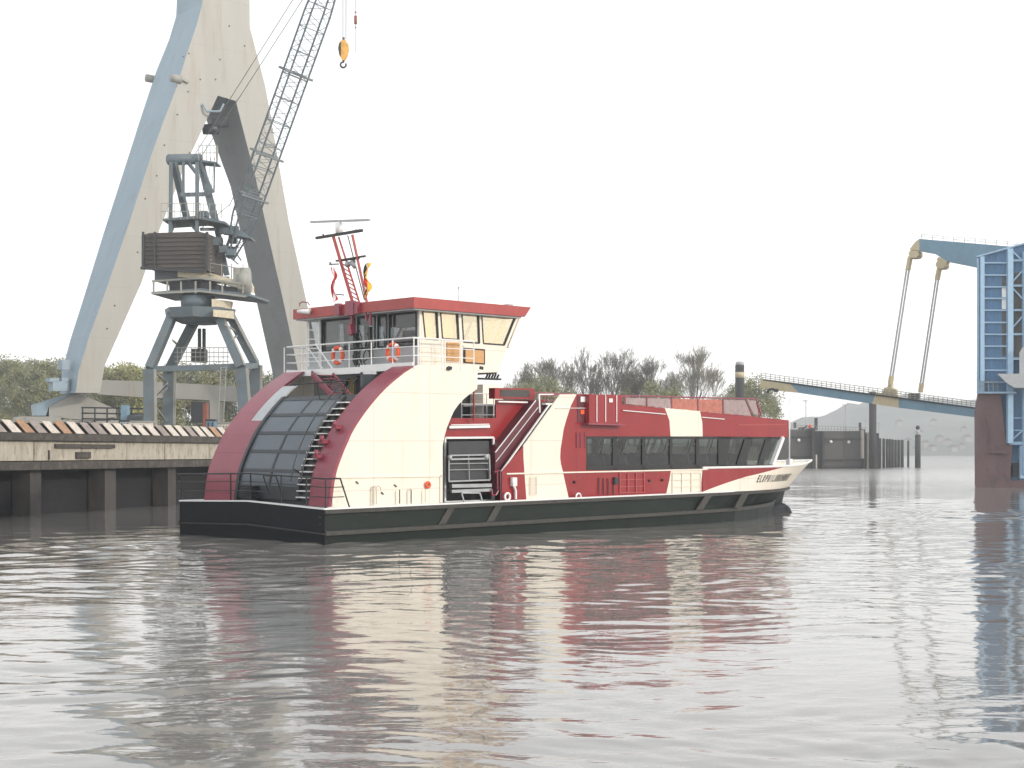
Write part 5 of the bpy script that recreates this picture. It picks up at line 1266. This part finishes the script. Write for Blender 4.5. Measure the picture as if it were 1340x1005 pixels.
cladding(1322, 1400, lambda p: 470, 581, M['clad'], 'blue_cladding', .5)
cladding(1309, 1322, lambda p: 513, 582, M['clad'], 'blue_cladding', .8)
cladding(1322, 1400, lambda p: 581, 629, M['clad'], 'blue_cladding', 1.0)
mb = MB(); dsl(mb, [(1279, 337.5), (1281, 337), (1281, 515), (1279, 515)], 8.5, 0); part_d(mb, 'side_cladding', M['clad'])
mb = MB(); dsl(mb, [(1279, 337), (1410, 300.5), (1410, 298.5), (1278, 335.2)], 9, -.2); part_d(mb, 'roof_edge', M['cladl'])
mb = MB()
def dbar(a, b, w_=.22, off=-.08): mb.bar(dp(*a)+dback*off, dp(*b)+dback*off, w_, w_)
dbar((1285, 336), (1285, 514), .32); dbar((1321.5, 326), (1321.5, 580), .42, -.15); dbar((1342, 330), (1342, 620), .42, -.15); dbar((1279.8, 338), (1279.8, 515), .14)
for py in (344, 360, 375.5, 390.5, 406, 422, 437.5, 453, 469, 484.5, 500, 513.5): dbar((1285, py), (1321, py+.2), .12)
for py in (341, 374, 406, 437.5, 469, 500): dbar((1321, py), (1345, py), .16)
for (a, b) in (((1324, 328), (1342, 345)), ((1324, 370), (1342, 350)), ((1324, 376), (1342, 395)), ((1324, 430), (1342, 410)), ((1325, 575), (1342, 560))): dbar(a, b, .12)
for py in (580,): dbar((1321, py), (1345, py), .25)
for py in (547, 563): dbar((1321, py), (1345, py), .08)
dbar((1337, 583), (1337, 626), .3)
part_d(mb, 'steel_frame', M['cladl'])
mb = MB(); dsl(mb, [(1311, 375.5), (1316.5, 375.5), (1316.5, 389), (1311, 389)], .06, -.03); dsl(mb, [(1311, 391), (1316.5, 391), (1316.5, 404.5), (1311, 404.5)], .06, -.03); part_d(mb, 'window', M['white'])
mb = MB(); dsl(mb, [(1334, 470), (1334, 462), (1338, 455), (1345, 452), (1345, 498), (1334, 495)], 1.0, -.6); part_d(mb, 'arched_door', M['greyp'])
mb = MB(); dsl(mb, [(1306, 491), (1350, 491), (1350, 509), (1328, 509), (1318, 503)], 2.0, -2.3); part_d(mb, 'canopy', M['greyp'])
mb = MB(); dsl(mb, [(1281, 513), (1330, 513), (1330, 515.3), (1281, 515.3)], 1.0, -.7); part_d(mb, 'walkway', M['cladl'])
mb = MB()
for px in range(1282, 1312, 6): mb.tube(dp(px, 513)-dback*.7, dp(px, 500)-dback*.7, .03)
mb.tube(dp(1281, 500)-dback*.7, dp(1310, 500)-dback*.7, .03); mb.tube(dp(1281, 506)-dback*.7, dp(1310, 506)-dback*.7, .025)
part_d(mb, 'walkway_rail', M['cgrey_l'])
mb = MB()
for (a, b) in (((1322, 602), (1333, 628)), ((1333, 602), (1322, 628))): mb.bar(dp(*a)+dback*.3, dp(*b)+dback*.3, .08, .08)
mb.box(*(lambda q: (q.x, q.x+.6, q.y+.2, q.y+.7, q.z, q.z+1.1))(dp(1327, 624))); part_d(mb, 'base_machinery', M['dark'])

# ================================================================= LOCK WALL, PILES, LAMPS
Yk = 251.0
lock = empty('lock_wall', (gx(1085, Yk), Yk, 0), 0, 'dark steel lock wall with two broad gate panels behind the bow', 'lock wall')
def part_l(mb, nm, m=None):
    for o in split_build(mb, nm, m): o.data.transform(Matrix.Translation(-lock.location)); o.parent = lock
    return o
def lbox(mb, px0, px1, py0, py1, y0=0, y1=4, p=0): mb.box(gx(px0, Yk), gx(px1, Yk), Yk+y0, Yk+y1, gz(py1, Yk) if py1 < 612 else -1, gz(py0, Yk))
mb = MB(); lbox(mb, 980, 1061, 562, 620); lbox(mb, 1077, 1127, 564, 620); part_l(mb, 'gate_panel', M['sheet'])
mb = MB(); lbox(mb, 1035, 1061, 571, 573, -.25, 0); lbox(mb, 1077, 1127, 573.5, 575.5, -.25, 0); lbox(mb, 1077, 1127, 601, 602.5, -.3, 0); lbox(mb, 1035, 1061, 597, 598.5, -.3, 0); lbox(mb, 1077, 1127, 610, 612, -.3, 0); part_l(mb, 'stiffener', M['pile'])
mb = MB(); lbox(mb, 1061, 1065, 560, 620, -1, 4); lbox(mb, 1066, 1075, 564, 620, -.4, 4); lbox(mb, 1074, 1077.5, 565, 620, -1, 4); lbox(mb, 1127, 1130, 562, 620, -1.2, 2); lbox(mb, 1134, 1148, 567, 620, -1.2, 2); part_l(mb, 'guide_post', M['pile'])
mb = MB(); lbox(mb, 1126, 1128, 563, 600, -1.5, 0); lbox(mb, 1132.5, 1135, 566, 612, -1.5, 0); lbox(mb, 1066, 1068, 595, 612, -.9, -.4); part_l(mb, 'pale_fender', M['plate_a'])
mb = MB()
for (px, py) in ((1045, 576), (1087, 578), (1110.5, 578.5)): c = at(px, py, Yk)-V((0, .2, 0)); mb.tube(c, c+V((0, .3, 0)), .28, n=10)
part_l(mb, 'round_marker', M['white'])
mb = MB()
for px in range(1036, 1136, 4): mb.bar(at(px, 564, Yk), at(px, 556+.04*(px-1036), Yk), .07, .07)
mb.bar(at(1036, 556, Yk), at(1135, 560, Yk), .08, .08); mb.bar(at(1036, 560, Yk), at(1135, 563, Yk), .06, .06); part_l(mb, 'lock_railing', M['cgrey_l'])
mb = MB(); lbox(mb, 1066.5, 1070, 547, 563, 0, .6); lbox(mb, 1124.5, 1127, 553, 563, 0, .5); lbox(mb, 1039, 1042, 553, 560, 0, .5); lbox(mb, 1046, 1053, 559, 562, 0, .8)
mb.bar(at(1050, 562, Yk), at(1056, 557, Yk), .2, .2); part_l(mb, 'gate_machinery', M['pile'])
mb = MB(); c = at(1060, 558, Yk-.5); mb.sphere(c, .35); part_l(mb, 'red_lamp', M['orange'])
def lamp(px, pt, Y, base_z, label, w_=.07):
    e_ = empty('street_lamp', (gx(px, Y), Y, base_z), 0, label, 'street lamp', 'tall street lamps behind the lock wall'); hh = gz(pt, Y)-base_z
    MB().tube((0, 0, 0), (0, 0, hh), w_*1.3, w_*.8, 8).build('post', M['steel'], e_); MB().box(-.55, .25, -.12, .12, hh, hh+.16).build('lamp_head', M['greyp'], e_)
    MB().box(-.2, .2, -.2, .2, 0, .4).build('base', M['steel'], e_)
lamp(1054.5, 525, 262, 3.8, 'leftmost street lamp behind the lock wall, right of the red bow'); lamp(1106.5, 530.5, 262, 3.8, 'street lamp above the wide grey lock gate panel')
lamp(1015, 521, 262, 3.8, 'street lamp seen behind the front of the ferry roof'); lamp(1133, 551, 330, 3.8, 'short distant street lamp left of the big round pile', .06); lamp(1150, 554, 330, 0.0, 'short distant lamp on a post right of the big round pile', .06)
# piles
def pile(px, pt, Y, r, label, group, cap=None, m='pile', lean=0):
    e_ = empty('mooring_pile', (gx(px, Y), Y, 0), 0, label, 'mooring pile', group); hh = gz(pt, Y)
    MB().tube((0, 0, -2), (lean, 0, hh), r*1.02, r, 12).build('shaft', M[m], e_)
    if cap: cap(e_, hh, r)
    else: MB().tube((lean, 0, hh+.002), (lean, 0, hh+.12), r*.8, r*.3, 12).build('cap', M['dark'], e_)
def bigcap(e_, hh, r): MB().tube((0, 0, hh+.003), (0, 0, hh+.35), r*1.08, r*.9, 14).build('cap', M['dark'], e_)
def yband(e_, hh, r):
    MB().tube((0, 0, hh-1.75), (0, 0, hh-.95), r*1.05, n=16).build('yellow_band', M['bbeige'], e_); MB().tube((0, 0, hh+.003), (0, 0, hh+.5), r*.95, r*.9, 16).build('cap', M['greyp'], e_)
def marker(e_, hh, r): MB().tube((0, 0, hh+.003), (0, 0, hh+.9), r*.6, n=8).build('beacon', M['greyp'], e_); MB().sphere((0, 0, hh+1.3), .4).build('topmark', M['dark'], e_)
pile(1142, 515, 249, .62, 'tallest round steel pile rising behind the bridge leaf', 'mooring piles right of the lock', bigcap)
pile(968, 478, 200, .62, 'tall black pile with a yellow band behind the ferry roof', 'tall pile behind the ferry', yband)
for k, (px, pt) in enumerate(((1151.5, 574), (1156.5, 574.5), (1161, 575), (1164.5, 575), (1168, 575.5), (1172, 576), (1176, 576))):
    pile(px, pt, 255+3*k, .26, ['first', 'second', 'third', 'fourth', 'fifth', 'sixth', 'seventh'][k]+' thin dark pile of the close row right of the tallest pile', 'thin timber piles in a row')
pile(1180.5, 576, 270, .30, 'thicker dark pile at the right end of the close row', 'thin timber piles in a row'); pile(1188.5, 577, 272, .2, 'slim lone pile between the row and the beacon pile', 'thin timber piles in a row')
pile(1201, 569, 262, .5, 'stout pile carrying a small round beacon', 'mooring piles right of the lock', marker)

# ================================================================= TREES
def bare_tree(seed, h=11.0, fan=.85, fork=.28, leafm=None, rx=.36):
    random.seed(seed); br = MB(); tw = MB(); tips = []
    def grow(p, d, l, r, depth):
        q = p+d*l; m_ = p.lerp(q, .5)+V((random.uniform(-1, 1), random.uniform(-1, 1), 0))*l*.05
        ex_ = (q.x/(h*rx))**2+(q.y/(h*rx))**2+((q.z-h*.55)/(h*.45))**2
        if ex_ > 1.0 and depth > 1:
            if ex_ > 1.25: return
            depth = max(depth, 6)
        tgt = br if depth < 3 else tw
        r2 = max(r*.70, .014)
        tgt.tube(p, m_, r, (r+r2)/2, 5 if depth < 2 else 3, caps=False); tgt.tube(m_, q, (r+r2)/2, r2, 5 if depth < 2 else 3, caps=False)
        if depth >= 7 or (depth == 6 and random.random() < .70): tips.append(q); return
        n = 3
        for i in range(n):
            a = random.uniform(0, 2*pi); s_ = random.uniform(.25, .55)*fan
            d2 = (d+V((cos(a), sin(a), 0))*s_+V((0, 0, .20))).normalized()
            grow(p.lerp(q, random.uniform(.55, 1)) if i else q, d2, l*random.uniform(.66, .86), r2*random.uniform(.6, .8), depth+1)
    tr = MB(); tr.tube((0, 0, -.2), (0, 0, h*fork*.6), .26, .2, 8)
    grow(V((0, 0, h*fork*.6)), V((.05, 0, 1)).normalized(), h*.21, .19, 0)
    for k in range(5):
        a = k*1.6+random.random(); grow(V((0, 0, h*fork*random.uniform(.35, .6))), V((cos(a)*.6, sin(a)*.6, .9)).normalized(), h*.19, .13, 1)
    return tr, br, tw, tips
def leafs(n, rx, ry, rz, cz, size, m1, m2, seed, clumps=26, low=.0):
    random.seed(seed); mb = MB(); cl = []
    for k in range(clumps):
        a = random.uniform(0, 2*pi); u = random.uniform(-.9, 1); rr_ = sqrt(1-u*u*.8)*random.uniform(.3, 1)
        cl.append((V((rx*rr_*cos(a), ry*rr_*sin(a), cz+rz*u)), random.uniform(.18, .38)*rx, random.random() < .5))
    per = n//clumps
    for c, r, f_ in cl:
        mb.use(m1 if f_ else m2)
        for k in range(per):
            d = V((random.gauss(0, 1), random.gauss(0, 1), random.gauss(0, 1.0))).normalized()*r*random.uniform(.35, 1.15); p = c+d
            n_ = V((random.gauss(0, 1), random.gauss(0, 1), random.gauss(0, 1))).normalized(); t = n_.orthogonal().normalized(); b = n_.cross(t); s_ = size*random.uniform(.6, 1.4)
            mb.add([p+t*s_, p+b*s_*.6, p-t*s_, p-b*s_*.6], [(0, 1, 2, 3)])
    return mb
def make_bare(seed, loc, rz, label, group, h, s=1, leaf=None, fan=.85, rx=.30):
    e_ = empty('bare_tree', loc, rz, label, 'tree', group); tr, br, tw, tips = bare_tree(seed, h, fan, rx=rx)
    tr.build('trunk', M['bark'], e_, fix=False); br.build('limbs', M['bark'], e_, fix=False); tw.build('crown', M['twig'], e_, fix=False); e_.scale = (s,)*3
    return e_
def make_leafy(seed, loc, rz, label, group, h, rx, cols, s=1, n=7000, nm='leafy_tree'):
    e_ = empty(nm, loc, rz, label, 'tree', group); tr, br, tw, tips = bare_tree(seed, h*.8)
    tr.build('trunk', M['bark'], e_, fix=False); br.build('limbs', M['bark'], e_, fix=False)
    leafs(n, rx, rx, h*.40, h*.56, .15, M[cols[0]], M[cols[1]], seed, 46).build('crown', None, e_, fix=False); e_.scale = (s,)*3; return e_
G1 = 'leafless trees standing behind the ferry'; BS = 1.12
Yt = 185.0
def tl(px, dY=0): return (gx(px, Yt+dY), Yt+dY, GZ)
B = [make_bare(21, tl(726), 0, 'broad leafless tree directly right of the wheelhouse front, the widest of the row', G1, 12.0, BS, fan=1.25, rx=.47),
     make_bare(22, tl(765, 6), 0, 'slim leafless tree between the widest tree and its tall neighbour', G1, 11.6, BS, fan=.75, rx=.19),
     make_bare(23, tl(801), 0, 'tall leafless tree above the red casing with white strips', G1, 12.0, BS, fan=1.05, rx=.29)]
B.append(dup(B[2], tl(854, 3), 2.1, 'leafless tree left of the rightmost one, above the grey canvas screens', 1.05))
B.append(dup(B[2], tl(909, -4), 1.3, 'rightmost leafless tree of the row, standing apart above the orange canvas', 1.13))
B.append(dup(B[1], tl(690, 4), 1.0, 'lower leafless tree half hidden by the wheelhouse', .92))
B.append(dup(B[1], tl(831, 9), 3.0, 'thin leafless tree in the gap between two bigger ones', .92))
G2 = 'green bushes among the leafless trees'
bush = make_leafy(41, tl(700, -12), 0, 'olive green bushy tree at the foot of the widest leafless tree', G2, 10.2, 4.0, ('leaf_a', 'leaf_c'), .80, 6000, 'bushy_tree')
dup(bush, tl(672, -8), 1, 'olive bushy tree next to the destination board', .72); dup(bush, tl(866, -8), 2, 'grey green bush low between the two rightmost leafless trees', .76); dup(bush, tl(735, -6), 3, 'low olive bush right of the first green one', .74); dup(bush, tl(822, -2), 3.6, 'grey green bush behind the red fender casing', .66)
G3 = 'pale bushes right of the banded pile'
dup(bush, (gx(984, 215), 215, GZ), 4, 'pale green bush just right of the black banded pile', 1.0)
dup(bush, (gx(1000, 225), 225, GZ), 5, 'small pale bush sloping down towards the lock wall', .75); dup(bush, (gx(960, 240), 240, GZ), .6, 'pale bush peeping out left of the black banded pile', .98)
# left bank wood
G4 = 'spring green trees behind the gantry'
Yw = 205.0
wa = make_leafy(51, (gx(20, Yw), Yw, GZ), 0, 'dense olive tree at the far left edge of the photo', G4, 12.0, 4.6, ('leaf_a', 'leaf_c'), 1, 12000)
wb2 = make_leafy(52, (gx(50, Yw+8), Yw+8, GZ), 0, 'rounded grey green tree second from the left edge', G4, 12.3, 4.4, ('leaf_c', 'leaf_a'), 1, 12000)
wc = make_leafy(53, (gx(160, Yw+5), Yw+5, GZ), 0, 'bright yellow green tree between gantry leg and portal crane', G4, 11.6, 4.2, ('leaf_b', 'leaf_a'), 1, 12000)
dup(wa, (gx(78, Yw-5), Yw-5, GZ), 1.2, 'olive tree just left of the gantry foot', .95); dup(wb2, (gx(-8, Yw+15), Yw+15, GZ), 2, 'tree cut by the left edge, half behind the dense olive one', 1.0)
dup(wa, (gx(104, Yw+14), Yw+14, GZ), 2.9, 'olive tree hidden behind the foot of the gantry leg', .98); dup(wc, (gx(188, Yw-2), Yw-2, GZ), 1.9, 'yellow green tree just left of the portal crane legs', .92)
dup(wc, (gx(215, Yw+10), Yw+10, GZ), 2.6, 'yellow green tree behind the left portal crane legs', .98); dup(wa, (gx(245, Yw), Yw, GZ), .5, 'olive tree seen through the portal crane opening, left one', .92)
dup(wb2, (gx(277, Yw+3), Yw+3, GZ), 3.3, 'grey green tree seen through the portal crane opening, right one', .93); dup(wb2, (gx(312, Yw+3), Yw+3, GZ), 4.0, 'grey green tree between the portal crane right legs', .9); dup(wa, (gx(345, Yw+6), Yw+6, GZ), 5.0, 'olive tree right of the portal crane, low beside the gantry leg', .86)
dup(wa, (gx(35, Yw-14), Yw-14, GZ), 4.1, 'front olive tree behind the white foot of the gantry', .84); dup(wb2, (gx(128, Yw+2), Yw+2, GZ), 5.2, 'grey green tree right behind the gantry leg bottom', .86)
dup(B[0], (gx(176, 230), 230, GZ), .4, 'bare tall tree standing above the yellow green ones', 1.30)
dup(B[1], (gx(135, 225), 225, GZ), .9, 'bare slim tree right of the gantry leg', 1.18); bpy.data.objects
dup(B[2], (gx(48, 235), 235, GZ), 2.2, 'bare crown sticking out over the trees at the far left', 1.25)
dup(B[0], (gx(270, 225), 225, GZ), 3.1, 'bare tree behind the portal crane opening', 1.08)
for o in list(COL.objects):
    if o.get('label', '').startswith('bare'): o['group'] = 'leafless trees behind the gantry'
    if 'pale' in o.get('label', '') and 'bush' in o.get('label', ''): o['group'] = G3

# far villas on the hills
random.seed(15)
HV = []
def hill_z(x, t): return 0
spots = [(1172, 588, 830), (1188, 580, 900), (1205, 572, 960), (1223, 590, 830), (1231, 577, 905), (1240, 583, 870), (1213, 586, 850), (1260, 588, 830), (1262, 566, 980), (1222, 557, 1050), (1178, 558, 1050), (1250, 592, 815), (1197, 592, 815), (1268, 578, 900)]
adj = ['lowest left', 'left mid-slope', 'upper middle', 'shoreline middle', 'mid-slope middle', 'larger mid-slope', 'lower middle', 'lower right', 'upper right', 'highest middle', 'highest left', 'shoreline right', 'shoreline left', 'rightmost']
from mathutils.bvhtree import BVHTree
hb_ = BVHTree.FromPolygons([v.co for v in hm.data.vertices], [tuple(p.vertices) for p in hm.data.polygons])
for (px, py, Y), a_ in zip(spots, adj):
    hit = hb_.ray_cast(V((0, 0, H)), V(((px-670)/F, 1, (HOR-py)/F)).normalized())[0]
    if hit is None: continue
    e_ = empty('hillside_house', tuple(hit), random.uniform(-.4, .4), a_+' pale house on the hazy hill beyond the lock', 'house', 'pale houses on the far hillside')
    w_ = random.uniform(4, 8); h_ = random.uniform(2.6, 4.4)
    MB().box(-w_/2, w_/2, 0, 6, -4, h_).build('wall', M['wall_w'], e_)
    mb = MB(); mb.prism([(-w_/2-.3, -.3, h_+.01), (w_/2+.3, -.3, h_+.01), (0, -.3, h_+2.4)], (0, 6.6, 0)); mb.build('roof', M['tile'], e_)

# ================================================================= HAZE
mb = MB(); mb.hexa([(-1000, -60, -2.2), (1300, -60, -2.2), (1450, 1760, -2.2), (-1150, 1760, -2.2), (-1000, -60, 68), (1300, -60, 68), (1450, 1760, 68), (-1150, 1760, 68)])
hz = mb.build('haze'); tag(hz, 'thin pale morning haze over the water', kind='stuff')
hmn = bpy.data.materials.new('haze air'); hmn.use_nodes = True; n = hmn.node_tree; n.nodes.clear()
o_ = n.nodes.new('ShaderNodeOutputMaterial'); pv = n.nodes.new('ShaderNodeVolumePrincipled'); pv.inputs['Color'].default_value = (.96, .975, .99, 1); pv.inputs['Density'].default_value = .00075; pv.inputs['Anisotropy'].default_value = 0.45
n.links.new(pv.outputs[0], o_.inputs['Volume']); hz.data.materials.append(hmn)
